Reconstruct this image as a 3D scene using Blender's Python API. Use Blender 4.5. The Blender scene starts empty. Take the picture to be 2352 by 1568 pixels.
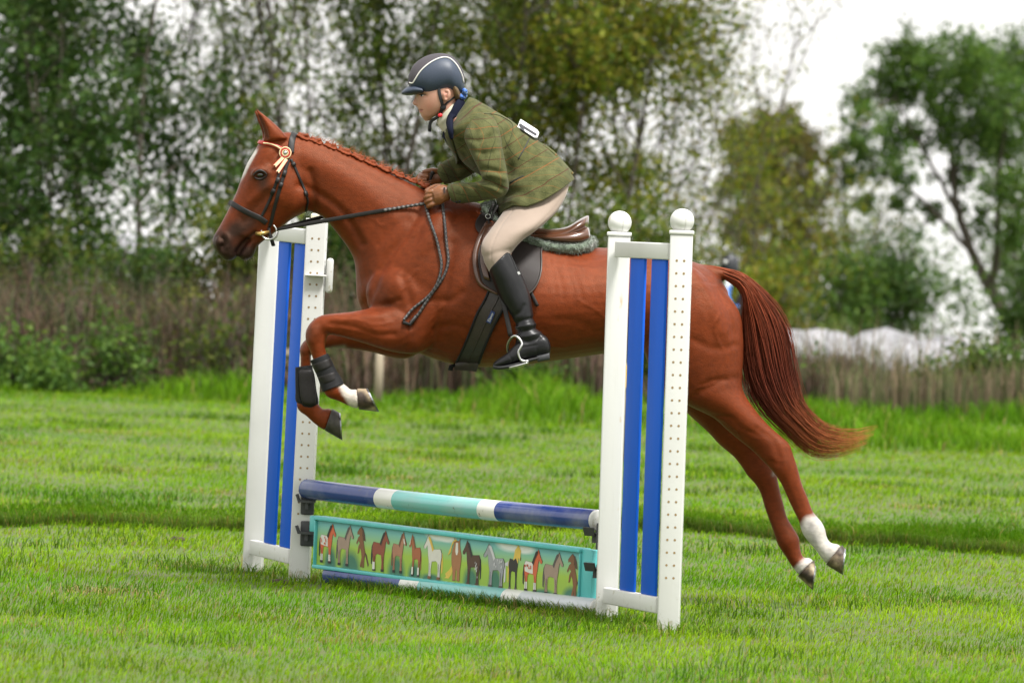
import bpy, bmesh, math, random
import numpy as np
from mathutils import Vector, Matrix
from mathutils.bvhtree import BVHTree

random.seed(7); rng = np.random.default_rng(7)
SC = bpy.context.scene
COL = SC.collection
R = math.radians

# ------------------------------------------------------------------ camera
CAM_H = 1.55
FPX = 13800.0                      # focal length in units of a 2352 wide frame
PITCH = math.atan(294.0 / FPX)
ROLL = R(1.8)
D0 = 24.2                          # distance of the horse's mid plane
cam = bpy.data.cameras.new('camera')
cam.lens = FPX / 2352 * 36.0; cam.sensor_width = 36.0; cam.sensor_fit = 'HORIZONTAL'
cam.clip_start = 0.5; cam.clip_end = 2000
cam.dof.use_dof = True; cam.dof.focus_distance = 23.9; cam.dof.aperture_fstop = 5.4
camo = bpy.data.objects.new('camera', cam); COL.objects.link(camo); SC.camera = camo
_f = np.array([0, math.cos(PITCH), -math.sin(PITCH)])
_r0 = np.array([1.0, 0, 0]); _u0 = np.array([0, math.sin(PITCH), math.cos(PITCH)])
_r = _r0 * math.cos(ROLL) + _u0 * math.sin(ROLL)
_u = _u0 * math.cos(ROLL) - _r0 * math.sin(ROLL)
_c = np.array([0, 0, CAM_H])
camo.matrix_world = Matrix(((_r[0], _u[0], -_f[0], 0), (_r[1], _u[1], -_f[1], 0), (_r[2], _u[2], -_f[2], CAM_H), (0, 0, 0, 1)))

# ------------------------------------------------------------------ sky, sun, exposure
SUN_AZ, SUN_EL = R(136), R(62)    # hazy sun, high, over the camera's right shoulder
w = bpy.data.worlds.new('World'); SC.world = w; w.use_nodes = True
nt = w.node_tree; bg = nt.nodes['Background']
sky = nt.nodes.new('ShaderNodeTexSky'); sky.sky_type = 'NISHITA'; sky.sun_disc = False
sky.sun_elevation = SUN_EL; sky.sun_rotation = SUN_AZ
sky.air_density = 1.0; sky.dust_density = 6.0; sky.ozone_density = 1.0
hs = nt.nodes.new('ShaderNodeHueSaturation'); hs.inputs['Saturation'].default_value = 0.06; hs.inputs['Value'].default_value = 1.0
mxw = nt.nodes.new('ShaderNodeMix'); mxw.data_type = 'RGBA'; mxw.inputs[0].default_value = 0.72
mxw.inputs[7].default_value = (9.5, 9.35, 9.05, 1)      # an even cloud layer
nt.links.new(sky.outputs[0], hs.inputs['Color']); nt.links.new(hs.outputs[0], mxw.inputs[6])
nt.links.new(mxw.outputs[2], bg.inputs['Color']); bg.inputs['Strength'].default_value = 0.088
sun = bpy.data.lights.new('sun', 'SUN'); sun.energy = 2.8; sun.angle = R(12); sun.color = (1.0, 0.97, 0.93)
suno = bpy.data.objects.new('sun', sun); COL.objects.link(suno)
_sd = Vector((math.sin(SUN_AZ) * math.cos(SUN_EL), math.cos(SUN_AZ) * math.cos(SUN_EL), math.sin(SUN_EL)))  # towards the sun
suno.rotation_euler = (-_sd).to_track_quat('-Z', 'Y').to_euler()
SC.view_settings.view_transform = 'Standard'; SC.view_settings.look = 'None'
SC.view_settings.exposure = 1.08; SC.view_settings.gamma = 1.0; SC.view_settings.use_curve_mapping = False
SC.render.engine = 'CYCLES'
SC.cycles.use_denoising = True
SC.cycles.max_bounces = 5; SC.cycles.diffuse_bounces = 3; SC.cycles.glossy_bounces = 2; SC.cycles.transmission_bounces = 3; SC.cycles.transparent_max_bounces = 4
SC.render.film_transparent = False

# ------------------------------------------------------------------ helpers
def U(px, py, D):
    """a point of the place, from its direction and distance"""
    px = np.asarray(px, float); py = np.asarray(py, float); D = np.asarray(D, float)
    a = (px - 1176) / FPX; b = (784 - py) / FPX
    return _c + D[..., None] * (_f + a[..., None] * _r + b[..., None] * _u)
def proj(v):
    q = v - _c
    D = q @ _f
    return 1176 + FPX * (q @ _r) / D, 784 - FPX * (q @ _u) / D, D
def ground_hit(px, py, z=0.0):
    d = _f + (px - 1176) / FPX * _r + (784 - py) / FPX * _u
    t = (z - CAM_H) / d[2]
    return _c + t * d

def root_loc(p):
    while p.parent is not None: p = p.parent
    return np.array(p.location)
def thing(name, label, cat, loc, group=None):
    o = bpy.data.objects.new(name, None); COL.objects.link(o); o.location = Vector(loc)
    o.empty_display_size = 0.1; o['label'] = label; o['category'] = cat
    if group: o['group'] = group
    return o
def tag(o, label, cat, group=None):
    o['label'] = label; o['category'] = cat
    if group: o['group'] = group
    return o
def kind(o, k, label=None, cat=None):
    o['kind'] = k
    if label: o['label'] = label
    if cat: o['category'] = cat
    return o
def fast_mesh(name, verts, faces):
    """verts (n,3); faces: (m,k) array or list of lists"""
    me = bpy.data.meshes.new(name)
    verts = np.asarray(verts, np.float32)
    if isinstance(faces, np.ndarray):
        m, k = faces.shape
        me.vertices.add(len(verts)); me.vertices.foreach_set('co', verts.ravel())
        me.loops.add(m * k); me.loops.foreach_set('vertex_index', faces.astype(np.int32).ravel())
        me.polygons.add(m); me.polygons.foreach_set('loop_start', np.arange(0, m * k, k, dtype=np.int32))
        me.update(calc_edges=True)
    else:
        me.from_pydata([tuple(v) for v in verts.tolist()], [], [list(map(int, f)) for f in faces]); me.update()
    return me
def mk(name, verts, faces, mat, parent=None, smooth=True, col=None, uv=None, label=None, mats=None, mi=None):
    verts = np.asarray(verts, float)
    if parent is None:
        org = np.array([verts[:, 0].mean(), verts[:, 1].mean(), verts[:, 2].min()])
    else:
        org = root_loc(parent)
    me = fast_mesh(name, verts - org, faces)
    for m in (mats or [mat]): me.materials.append(m)
    if mi is not None: me.polygons.foreach_set('material_index', np.asarray(mi, np.int32))
    if smooth: me.polygons.foreach_set('use_smooth', np.ones(len(me.polygons), bool))
    if col is not None:
        at = me.color_attributes.new('Col', 'FLOAT_COLOR', 'POINT')
        c4 = np.ones((len(verts), 4), np.float32); c4[:, :3] = col
        at.data.foreach_set('color', c4.ravel())
    if uv is not None:
        ul = me.uv_layers.new(name='UVMap'); li = np.zeros(len(me.loops), np.int32)
        me.loops.foreach_get('vertex_index', li)
        ul.data.foreach_set('uv', np.asarray(uv, np.float32)[li].ravel())
    o = bpy.data.objects.new(name, me); COL.objects.link(o)
    if parent is None: o.location = Vector(org)
    else: o.parent = parent
    if label: o['label'] = label
    return o
def fix_normals(o):
    bm = bmesh.new(); bm.from_mesh(o.data); bmesh.ops.recalc_face_normals(bm, faces=bm.faces); bm.to_mesh(o.data); bm.free()
    return o
def bevel(o, wdt, seg=2):
    m = o.modifiers.new('bevel', 'BEVEL'); m.width = wdt; m.segments = seg; m.limit_method = 'ANGLE'
    return o

# --- materials
def M(name, col, rough=0.5, var=0.15, scale=12.0, bump=0.0, bscale=150.0, spec=0.5, coat=0.0, sheen=0.0, metal=0.0, attr=False, col2=None, stretch=None, transl=0.0, transl_col=None, tint=None):
    m = bpy.data.materials.new(name); m.use_nodes = True
    n = m.node_tree.nodes; l = m.node_tree.links; p = n['Principled BSDF']
    p.inputs['Roughness'].default_value = rough; p.inputs['Specular IOR Level'].default_value = spec
    p.inputs['Coat Weight'].default_value = coat; p.inputs['Coat Roughness'].default_value = 0.15
    p.inputs['Sheen Weight'].default_value = sheen; p.inputs['Metallic'].default_value = metal
    if tint: p.inputs['Specular Tint'].default_value = (*tint, 1)
    tc = n.new('ShaderNodeTexCoord'); mp = n.new('ShaderNodeMapping'); l.new(tc.outputs['Object'], mp.inputs['Vector'])
    if stretch: mp.inputs['Scale'].default_value = stretch
    no = n.new('ShaderNodeTexNoise'); no.inputs['Scale'].default_value = scale; no.inputs['Detail'].default_value = 5
    l.new(mp.outputs[0], no.inputs['Vector'])
    mx = n.new('ShaderNodeMix'); mx.data_type = 'RGBA'; mx.blend_type = 'MIX'
    c2 = col2 or tuple(c * (1 - var) for c in col[:3])
    mr = n.new('ShaderNodeMapRange'); mr.inputs[1].default_value = 0.35; mr.inputs[2].default_value = 0.68
    l.new(no.outputs['Fac'], mr.inputs[0]); l.new(mr.outputs[0], mx.inputs[0])
    if attr:
        at = n.new('ShaderNodeAttribute'); at.attribute_name = 'Col'
        mu = n.new('ShaderNodeMix'); mu.data_type = 'RGBA'; mu.blend_type = 'MULTIPLY'; mu.inputs[0].default_value = 1
        l.new(at.outputs['Color'], mx.inputs[6])
        mu.inputs[7].default_value = (1 - var, 1 - var, 1 - var, 1)
        l.new(at.outputs['Color'], mu.inputs[6]); l.new(mu.outputs[2], mx.inputs[7])
    else:
        mx.inputs[6].default_value = (*col[:3], 1); mx.inputs[7].default_value = (*c2[:3], 1)
    l.new(mx.outputs[2], p.inputs['Base Color'])
    if bump:
        nb = n.new('ShaderNodeTexNoise'); nb.inputs['Scale'].default_value = bscale; nb.inputs['Detail'].default_value = 4
        l.new(mp.outputs[0], nb.inputs['Vector'])
        b = n.new('ShaderNodeBump'); b.inputs['Strength'].default_value = bump; b.inputs['Distance'].default_value = 0.01
        l.new(nb.outputs['Fac'], b.inputs['Height']); l.new(b.outputs[0], p.inputs['Normal'])
    if transl:
        tr = n.new('ShaderNodeBsdfTranslucent'); ms = n.new('ShaderNodeMixShader'); ms.inputs[0].default_value = transl
        if transl_col is None: l.new(mx.outputs[2], tr.inputs['Color'])
        else:
            tm = n.new('ShaderNodeMix'); tm.data_type = 'RGBA'; tm.blend_type = 'MULTIPLY'; tm.inputs[0].default_value = 1
            tm.inputs[7].default_value = (*transl_col, 1); l.new(mx.outputs[2], tm.inputs[6]); l.new(tm.outputs[2], tr.inputs['Color'])
        l.new(p.outputs[0], ms.inputs[1]); l.new(tr.outputs[0], ms.inputs[2])
        l.new(ms.outputs[0], n['Material Output'].inputs['Surface'])
    return m

# --- shapes
def crom(P, nsub):
    """Catmull-Rom through the rows of P"""
    P = np.asarray(P, float); n = len(P)
    E = np.vstack([2 * P[0] - P[1], P, 2 * P[-1] - P[-2]])
    out = []
    for i in range(n - 1):
        p0, p1, p2, p3 = E[i], E[i + 1], E[i + 2], E[i + 3]
        for k in range(nsub):
            t = k / nsub
            out.append(0.5 * ((2 * p1) + (-p0 + p2) * t + (2 * p0 - 5 * p1 + 4 * p2 - p3) * t * t + (-p0 + 3 * p1 - 3 * p2 + p3) * t ** 3))
    out.append(P[-1])
    return np.array(out)
def loft(secs, nseg=20, nsub=4, cap=True, ex=2.0, D=None, uvscale=None, dome=0.0):
    """sections (x_a, y_a, x_b, y_b, depth offset, half thickness): ellipses standing on two traced outlines"""
    S = crom(secs, nsub); S[:, 5] = np.maximum(S[:, 5], 0.001)
    th = np.linspace(0, 2 * math.pi, nseg, endpoint=False)
    ct, st = np.cos(th), np.sin(th)
    ct = np.sign(ct) * np.abs(ct) ** (2 / ex); st = np.sign(st) * np.abs(st) ** (2 / ex)
    base = D0 if D is None else D
    if dome:
        S = np.vstack([S[:1], S, S[-1:]])
    ax = (S[:, 0] + S[:, 2]) / 2; ay = (S[:, 1] + S[:, 3]) / 2
    hx = (S[:, 0] - S[:, 2]) / 2; hy = (S[:, 1] - S[:, 3]) / 2
    px = ax[:, None] + hx[:, None] * ct; py = ay[:, None] + hy[:, None] * ct
    dd = base + S[:, 4][:, None] + S[:, 5][:, None] * st
    V = U(px, py, dd)                                    # (n, seg, 3)
    if dome:
        for i, j, k in ((0, 1, 2), (-1, -2, -3)):
            c = V[j].mean(0); dr = c - V[k].mean(0); dr /= np.linalg.norm(dr)
            V[i] = c + (V[j] - c) * 0.6 + dr * dome
    n = len(S); V = V.reshape(-1, 3)
    F = []
    for i in range(n - 1):
        a = i * nseg; b = a + nseg
        for j in range(nseg):
            k = (j + 1) % nseg
            F.append([a + j, a + k, b + k, b + j])
    if cap:
        V = np.vstack([V, V[:nseg].mean(0), V[(n - 1) * nseg:n * nseg].mean(0)])
        for j in range(nseg):
            k = (j + 1) % nseg
            F.append([n * nseg, k, j]); F.append([n * nseg + 1, (n - 1) * nseg + j, (n - 1) * nseg + k])
    if uvscale is not None:
        Vn = V[:n * nseg].reshape(n, nseg, 3)
        L = np.concatenate([[0], np.cumsum(np.linalg.norm(np.diff(Vn.mean(1), axis=0), axis=1))])
        per = np.linalg.norm(Vn - np.roll(Vn, 1, axis=1), axis=2).sum(1).mean()
        u = np.repeat(L[:, None], nseg, 1)
        q = np.cumsum(np.linalg.norm(Vn - np.roll(Vn, 1, axis=1), axis=2), axis=1)
        uvv = np.stack([u, q], -1).reshape(-1, 2)
        if cap: uvv = np.vstack([uvv, uvv[:1], uvv[-1:]])
        return V, F, uvv
    return V, F
def ellipsoid(px, py, d, rx, ry, rd, ang=0.0, n=12, D=None):
    """rx, ry in frame units, rd in metres"""
    base = D0 if D is None else D
    V = []; F = []
    for i in range(n + 1):
        ph = math.pi * i / n
        for j in range(2 * n):
            th = math.pi * j / n
            x = math.cos(ph) * rx; y = math.sin(ph) * math.cos(th) * ry; z = math.sin(ph) * math.sin(th) * rd
            V.append((px + x * math.cos(ang) - y * math.sin(ang), py + x * math.sin(ang) + y * math.cos(ang), base + d + z))
    for i in range(n):
        for j in range(2 * n):
            k = (j + 1) % (2 * n)
            F.append([i * 2 * n + j, i * 2 * n + k, (i + 1) * 2 * n + k, (i + 1) * 2 * n + j])
    V = np.array(V)
    return U(V[:, 0], V[:, 1], V[:, 2]), F
def join(parts):
    V = []; F = []; o = 0
    for v, f in parts:
        V.append(v); F += [[i + o for i in g] for g in f]; o += len(v)
    return np.vstack(V), F
def vox(parts, size, it=6, fac=0.5):
    V, F = join(parts)
    org = V.mean(0)
    me = fast_mesh('tmp', V - org, F); o = bpy.data.objects.new('tmp', me); COL.objects.link(o)
    fix_normals(o)
    m = o.modifiers.new('r', 'REMESH'); m.mode = 'VOXEL'; m.voxel_size = size; m.adaptivity = 0
    if it:
        s = o.modifiers.new('s', 'SMOOTH'); s.iterations = it; s.factor = fac
    dg = bpy.context.evaluated_depsgraph_get(); ev = o.evaluated_get(dg); r = ev.to_mesh()
    n = len(r.vertices); co = np.zeros(n * 3, np.float32); r.vertices.foreach_get('co', co)
    m_ = len(r.polygons); ls = np.zeros(len(r.loops), np.int32); r.loops.foreach_get('vertex_index', ls)
    lt = np.zeros(m_, np.int32); r.polygons.foreach_get('loop_total', lt)
    assert (lt == 4).all()
    ev.to_mesh_clear(); bpy.data.objects.remove(o); bpy.data.meshes.remove(me)
    return co.reshape(-1, 3).astype(float) + org, ls.reshape(-1, 4)
def vnormals(V, F):
    a = V[F[:, 2]] - V[F[:, 0]]; b = V[F[:, 3]] - V[F[:, 1]]
    fn = np.cross(a, b); N = np.zeros_like(V)
    for k in range(4): np.add.at(N, F[:, k], fn)
    return N / np.maximum(np.linalg.norm(N, axis=1), 1e-12)[:, None]
def polydist(px, py, pts):
    """distance of (px,py) to a polyline"""
    best = np.full(px.shape, 1e9)
    pts = np.asarray(pts, float)
    if len(pts) == 1: return np.hypot(px - pts[0, 0], py - pts[0, 1])
    for (x0, y0), (x1, y1) in zip(pts[:-1], pts[1:]):
        dx, dy = x1 - x0, y1 - y0; L = dx * dx + dy * dy + 1e-9
        t = np.clip(((px - x0) * dx + (py - y0) * dy) / L, 0, 1)
        best = np.minimum(best, np.hypot(px - x0 - t * dx, py - y0 - t * dy))
    return best
def in_poly(px, py, poly):
    poly = np.asarray(poly, float); r = np.zeros(px.shape, bool); j = len(poly) - 1
    for i in range(len(poly)):
        xi, yi = poly[i]; xj, yj = poly[j]
        c = ((yi > py) != (yj > py)) & (px < (xj - xi) * (py - yi) / (yj - yi + 1e-12) + xi)
        r ^= c; j = i
    return r
def vnoise(V, scale, seed=0, octaves=3):
    """cheap smooth noise from summed sines"""
    g = np.random.default_rng(seed); out = np.zeros(len(V)); amp = 1.0
    for o in range(octaves):
        for k in range(4):
            d = g.normal(size=3); d /= np.linalg.norm(d)
            out += amp * np.sin((V @ d) * scale * (2 ** o) * (0.7 + 0.6 * g.random()) + g.random() * 6.28)
        amp *= 0.5
    return out / 4.0
def tube(P, r, sides=6, cap=True, flat=None):
    """P (n,3) points, r radius or (n,)"""
    P = np.asarray(P, float); n = len(P); r = np.broadcast_to(np.asarray(r, float), (n,))
    T = np.gradient(P, axis=0); T /= np.maximum(np.linalg.norm(T, axis=1), 1e-9)[:, None]
    ref = np.array([0.0, 0, 1]) if abs(T[0][2]) < 0.9 else np.array([1.0, 0, 0])
    V = []; F = []
    nrm = np.cross(T[0], ref); nrm /= np.linalg.norm(nrm)
    for i in range(n):
        nrm = nrm - T[i] * (nrm @ T[i]); nrm /= max(np.linalg.norm(nrm), 1e-9)
        b = np.cross(T[i], nrm)
        for k in range(sides):
            a = 2 * math.pi * k / sides
            V.append(P[i] + r[i] * (math.cos(a) * nrm + math.sin(a) * b))
    for i in range(n - 1):
        for k in range(sides):
            q = (k + 1) % sides
            F.append([i * sides + k, i * sides + q, (i + 1) * sides + q, (i + 1) * sides + k])
    if cap:
        F.append(list(range(sides))[::-1]); F.append([(n - 1) * sides + k for k in range(sides)])
    return np.array(V), F
def strap(P, N, width, thick):
    """a flat band along P lying on a surface with normals N"""
    P = np.asarray(P, float); N = np.asarray(N, float); n = len(P)
    T = np.gradient(P, axis=0); T /= np.maximum(np.linalg.norm(T, axis=1), 1e-9)[:, None]
    N = N - T * (N * T).sum(1)[:, None]; N /= np.maximum(np.linalg.norm(N, axis=1), 1e-9)[:, None]
    B = np.cross(T, N); w2 = np.broadcast_to(np.asarray(width, float), (n,))[:, None] / 2
    h = thick / 2
    prof = [(-1, -1), (1, -1), (1, 0.4), (0.8, 1), (-0.8, 1), (-1, 0.4)]
    V = np.stack([P + B * w2 * a + N * h * b for a, b in prof], 1).reshape(-1, 3); k = len(prof)
    F = []
    for i in range(n - 1):
        for j in range(k):
            q = (j + 1) % k
            F.append([i * k + j, i * k + q, (i + 1) * k + q, (i + 1) * k + j])
    F.append(list(range(k))[::-1]); F.append([(n - 1) * k + j for j in range(k)])
    return V, F
def box(c, ax, ay, az):
    """centre and three half axes"""
    c, ax, ay, az = (np.asarray(q, float) for q in (c, ax, ay, az))
    V = np.array([c + sx * ax + sy * ay + sz * az for sz in (-1, 1) for sy in (-1, 1) for sx in (-1, 1)])
    F = [[0, 2, 3, 1], [4, 5, 7, 6], [0, 1, 5, 4], [2, 6, 7, 3], [0, 4, 6, 2], [1, 3, 7, 5]]
    return V, F
def prism(pts, n, thick):
    """polygon (k,3) extruded by thick along n"""
    pts = np.asarray(pts, float); n = np.asarray(n, float); k = len(pts)
    V = np.vstack([pts, pts + n * thick])
    F = [list(range(k))[::-1], [k + i for i in range(k)]] + [[i, (i + 1) % k, k + (i + 1) % k, k + i] for i in range(k)]
    return V, F
class Snap:
    """places tack on the surface of a body"""
    def __init__(s, V, F): s.t = BVHTree.FromPolygons([Vector(v) for v in V], [list(map(int, f)) for f in F])
    def __call__(s, px, py, off=0.004, default=None):
        o = Vector(_c); d = Vector(U(px, py, 1.0) - _c).normalized()
        h, n, i, t = s.t.ray_cast(o, d)
        if h is None: return None
        if n.dot(d) > 0: n = -n
        return np.array(h) + np.array(n) * off, np.array(n)
    def line(s, pts, nsub=5, off=0.004):
        Q = crom(pts, nsub); P = []; N = []
        for x, y in Q:
            r = s(x, y, off)
            if r is not None: P.append(r[0]); N.append(r[1])
        P = np.array(P); N = np.array(N)
        for _ in range(2):
            P[1:-1] = (P[:-2] + 2 * P[1:-1] + P[2:]) / 4; N[1:-1] = (N[:-2] + 2 * N[1:-1] + N[2:]) / 4
        return P, N
def mirror(P, Dm=D0):
    """the same on the far side of the horse's mid plane"""
    P = np.asarray(P, float); q = (P - _c) @ _f
    return P + (2 * (Dm - q))[..., None] * _f
def text_mesh(s, size):
    cu = bpy.data.curves.new('t', 'FONT'); cu.body = s; cu.size = size; cu.align_x = 'CENTER'; cu.align_y = 'CENTER'
    o = bpy.data.objects.new('t', cu); COL.objects.link(o)
    dg = bpy.context.evaluated_depsgraph_get(); me = bpy.data.meshes.new_from_object(o.evaluated_get(dg))
    V = np.array([v.co[:] for v in me.vertices]); F = [list(p.vertices) for p in me.polygons]
    bpy.data.objects.remove(o); bpy.data.meshes.remove(me)
    return V, F

# ------------------------------------------------------------------ materials
m_white = M('white_plastic', (0.63, 0.63, 0.61), 0.42, 0.05, 3, col2=(0.57, 0.57, 0.55), bump=0.03, bscale=60)
m_rust = M('rusty_white_plastic', (0.80, 0.80, 0.78), 0.42, 0.06, 3, bump=0.03, bscale=60)
m_blue = M('blue_plastic', (0.008, 0.105, 0.60), 0.5, 0.2, 4, spec=.12, stretch=(1, 1, 0.12), bump=0.03, bscale=60)
m_hole = M('hole_lining', (0.30, 0.20, 0.09), 0.8, 0.3, 300)
m_grey = M('grey_plastic', (0.045, 0.047, 0.05), 0.5, 0.25, 60, bump=0.08)
m_turq = M('turquoise_paint', (0.10, 0.47, 0.47), 0.45, 0.12, 8, bump=0.04, bscale=80)
m_metal = M('steel', (0.55, 0.55, 0.54), 0.3, 0.2, 60, metal=1.0)
m_steel_dark = M('worn_steel', (0.35, 0.36, 0.38), 0.35, 0.35, 90, metal=1.0)

def pole_material(name, bounds, axis_len, last=None):
    """bands of colour along the pole (uv.x) under scuffs and specks of mud"""
    m = bpy.data.materials.new(name); m.use_nodes = True
    n = m.node_tree.nodes; l = m.node_tree.links; p = n['Principled BSDF']
    uv = n.new('ShaderNodeUVMap'); sp = n.new('ShaderNodeSeparateXYZ'); l.new(uv.outputs[0], sp.inputs[0])
    cr = n.new('ShaderNodeValToRGB'); cr.color_ramp.interpolation = 'CONSTANT'
    l.new(sp.outputs[0], cr.inputs[0])
    B = (0.011, 0.036, 0.19, 1); W = (0.66, 0.66, 0.62, 1); T = (0.16, 0.45, 0.43, 1)
    els = cr.color_ramp.elements; seq = [B, W, T, W, last or B]
    els[0].position = 0; els[0].color = B; els[1].position = bounds[0]; els[1].color = W
    for b, c in zip(bounds[1:], seq[2:]):
        e = els.new(b); e.color = c
    tc = n.new('ShaderNodeTexCoord')
    n1 = n.new('ShaderNodeTexNoise'); n1.inputs['Scale'].default_value = 26; n1.inputs['Detail'].default_value = 8; n1.inputs['Roughness'].default_value = 0.75
    l.new(tc.outputs['Object'], n1.inputs['Vector'])
    r1 = n.new('ShaderNodeMapRange'); r1.inputs[1].default_value = 0.615; r1.inputs[2].default_value = 0.68; l.new(n1.outputs['Fac'], r1.inputs[0])
    mx = n.new('ShaderNodeMix'); mx.data_type = 'RGBA'; l.new(r1.outputs[0], mx.inputs[0]); l.new(cr.outputs[0], mx.inputs[6]); mx.inputs[7].default_value = (0.05, 0.04, 0.025, 1)
    n2 = n.new('ShaderNodeTexNoise'); n2.inputs['Scale'].default_value = 5; n2.inputs['Detail'].default_value = 6; l.new(tc.outputs['Object'], n2.inputs['Vector'])
    r2 = n.new('ShaderNodeMapRange'); r2.inputs[1].default_value = 0.45; r2.inputs[2].default_value = 0.75; r2.inputs[4].default_value = 0.42; l.new(n2.outputs['Fac'], r2.inputs[0])
    m2 = n.new('ShaderNodeMix'); m2.data_type = 'RGBA'; l.new(r2.outputs[0], m2.inputs[0]); l.new(mx.outputs[2], m2.inputs[6]); m2.inputs[7].default_value = (0.36, 0.37, 0.34, 1)
    l.new(m2.outputs[2], p.inputs['Base Color']); p.inputs['Roughness'].default_value = 0.17; p.inputs['Specular IOR Level'].default_value = 0.6
    return m

# rust streaks on two of the pieces
_n = m_rust.node_tree.nodes; _l = m_rust.node_tree.links; _p = _n['Principled BSDF']
_tc = _n.new('ShaderNodeTexCoord'); _mp = _n.new('ShaderNodeMapping'); _mp.inputs['Scale'].default_value = (22, 22, 7); _l.new(_tc.outputs['Object'], _mp.inputs[0])
_no = _n.new('ShaderNodeTexNoise'); _no.inputs['Scale'].default_value = 1.6; _no.inputs['Detail'].default_value = 7; _l.new(_mp.outputs[0], _no.inputs['Vector'])
_mr = _n.new('ShaderNodeMapRange'); _mr.inputs[1].default_value = 0.67; _mr.inputs[2].default_value = 0.80; _l.new(_no.outputs['Fac'], _mr.inputs[0])
_mx = _n.new('ShaderNodeMix'); _mx.data_type = 'RGBA'; _l.new(_mr.outputs[0], _mx.inputs[0])
_mx.inputs[6].default_value = (0.63, 0.63, 0.61, 1); _mx.inputs[7].default_value = (0.52, 0.34, 0.14, 1); _l.new(_mx.outputs[2], _p.inputs['Base Color'])

def dirty(m):
    """mud splashes and green stain near the ground, thin scuffs above"""
    n = m.node_tree.nodes; l = m.node_tree.links; p = n['Principled BSDF']; src = p.inputs['Base Color'].links[0].from_socket
    tc = n.new('ShaderNodeTexCoord'); sp = n.new('ShaderNodeSeparateXYZ'); l.new(tc.outputs['Object'], sp.inputs[0])
    no = n.new('ShaderNodeTexNoise'); no.inputs['Scale'].default_value = 38; no.inputs['Detail'].default_value = 7; no.inputs['Roughness'].default_value = .7; l.new(tc.outputs['Object'], no.inputs['Vector'])
    mr = n.new('ShaderNodeMapRange'); mr.inputs[1].default_value = .0; mr.inputs[2].default_value = .30; mr.inputs[3].default_value = .50; mr.inputs[4].default_value = .78; l.new(sp.outputs[2], mr.inputs[0])
    su = n.new('ShaderNodeMath'); su.operation = 'SUBTRACT'; l.new(no.outputs['Fac'], su.inputs[0]); l.new(mr.outputs[0], su.inputs[1])
    sm = n.new('ShaderNodeMapRange'); sm.inputs[1].default_value = 0; sm.inputs[2].default_value = .10; sm.inputs[4].default_value = .75; l.new(su.outputs[0], sm.inputs[0])
    mx = n.new('ShaderNodeMix'); mx.data_type = 'RGBA'; l.new(sm.outputs[0], mx.inputs[0]); l.new(src, mx.inputs[6]); mx.inputs[7].default_value = (.30, .27, .14, 1)
    mp = n.new('ShaderNodeMapping'); mp.inputs['Scale'].default_value = (90, 90, 5); l.new(tc.outputs['Object'], mp.inputs[0])
    n2 = n.new('ShaderNodeTexNoise'); n2.inputs['Scale'].default_value = 1; n2.inputs['Detail'].default_value = 6; l.new(mp.outputs[0], n2.inputs['Vector'])
    m2 = n.new('ShaderNodeMapRange'); m2.inputs[1].default_value = .60; m2.inputs[2].default_value = .80; m2.inputs[4].default_value = .22; l.new(n2.outputs['Fac'], m2.inputs[0])
    mz = n.new('ShaderNodeMix'); mz.data_type = 'RGBA'; l.new(m2.outputs[0], mz.inputs[0]); l.new(mx.outputs[2], mz.inputs[6]); mz.inputs[7].default_value = (.50, .49, .44, 1)
    l.new(mz.outputs[2], p.inputs['Base Color'])
dirty(m_white); dirty(m_rust)

# ------------------------------------------------------------------ jump
zax = np.array([0, 0, 1.0])
def yaw(a): return np.array([math.cos(a), math.sin(a), 0]), np.array([-math.sin(a), math.cos(a), 0])
def cyl(a, b, r, sides=20):
    return tube([a, b], r, sides)
def post(name, base, top_h, half, fx, fy, up, parent, holes, ball, mat=m_white, z0=-0.01, hole_rows=()):
    """a square post with a chamfer; fx is its right-hand axis, fy points away from the camera"""
    V, F = box(base + up * (z0 + top_h) / 2, fx * half, fy * half, up * (top_h - z0) / 2)
    o = bevel(mk(name, V, F, mat, parent, smooth=True), 0.006, 3)
    if ball:
        c = base + up * (top_h + 0.004)
        V, F = box(c + up * 0.004, fx * (half + 0.004), fy * (half + 0.004), up * 0.008)
        bevel(mk('post_cap', V, F, mat, o), 0.004, 2)
        cb = base + up * (top_h + 0.052)
        th = np.linspace(0, 2 * math.pi, 28, endpoint=False); V = []; F = []
        for i in range(19):
            ph = math.pi * i / 18
            for t in th:
                V.append(cb + 0.0455 * (math.sin(ph) * math.cos(t) * fx + math.sin(ph) * math.sin(t) * fy + math.cos(ph) * up))
        for i in range(18):
            for j in range(28):
                k = (j + 1) % 28; F.append([i * 28 + j, i * 28 + k, (i + 1) * 28 + k, (i + 1) * 28 + j])
        b = mk('post_ball', V, F, mat, o)
        ring = np.array([cb + 0.0457 * (math.cos(t) * (fx * 0.35 + fy * -0.94) + math.sin(t) * up) for t in np.linspace(0, 2 * math.pi, 41)])
        V, F = tube(ring, 0.0007, 4); mk('seam', V, F, m_hole_rim, b)
    V = []; F = []
    for h in hole_rows:
        for u_, face in ((-0.0135, 0), (0.0145, 0), (0.0, 1)):
            if face == 0: c = base + up * h + fx * u_ - fy * (half + 0.0006); nx, nn = fx, -fy
            else: c = base + up * h + fx * (half + 0.0006) - fy * 0.0; nx, nn = fy, fx
            k = 12; i0 = len(V)
            for q in range(k):
                a = 2 * math.pi * q / k
                V.append(c + 0.0046 * (math.cos(a) * nx + math.sin(a) * up))
            F.append([i0 + q for q in range(k)])
    if V:
        q = mk('peg_hole', V, F, m_hole, o, smooth=False); q['kind'] = 'stuff'
    return o
m_hole_rim = M('seam_grey', (0.45, 0.44, 0.40), 0.7, 0.1)  # greyer plastic for the seam line round each ball

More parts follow.
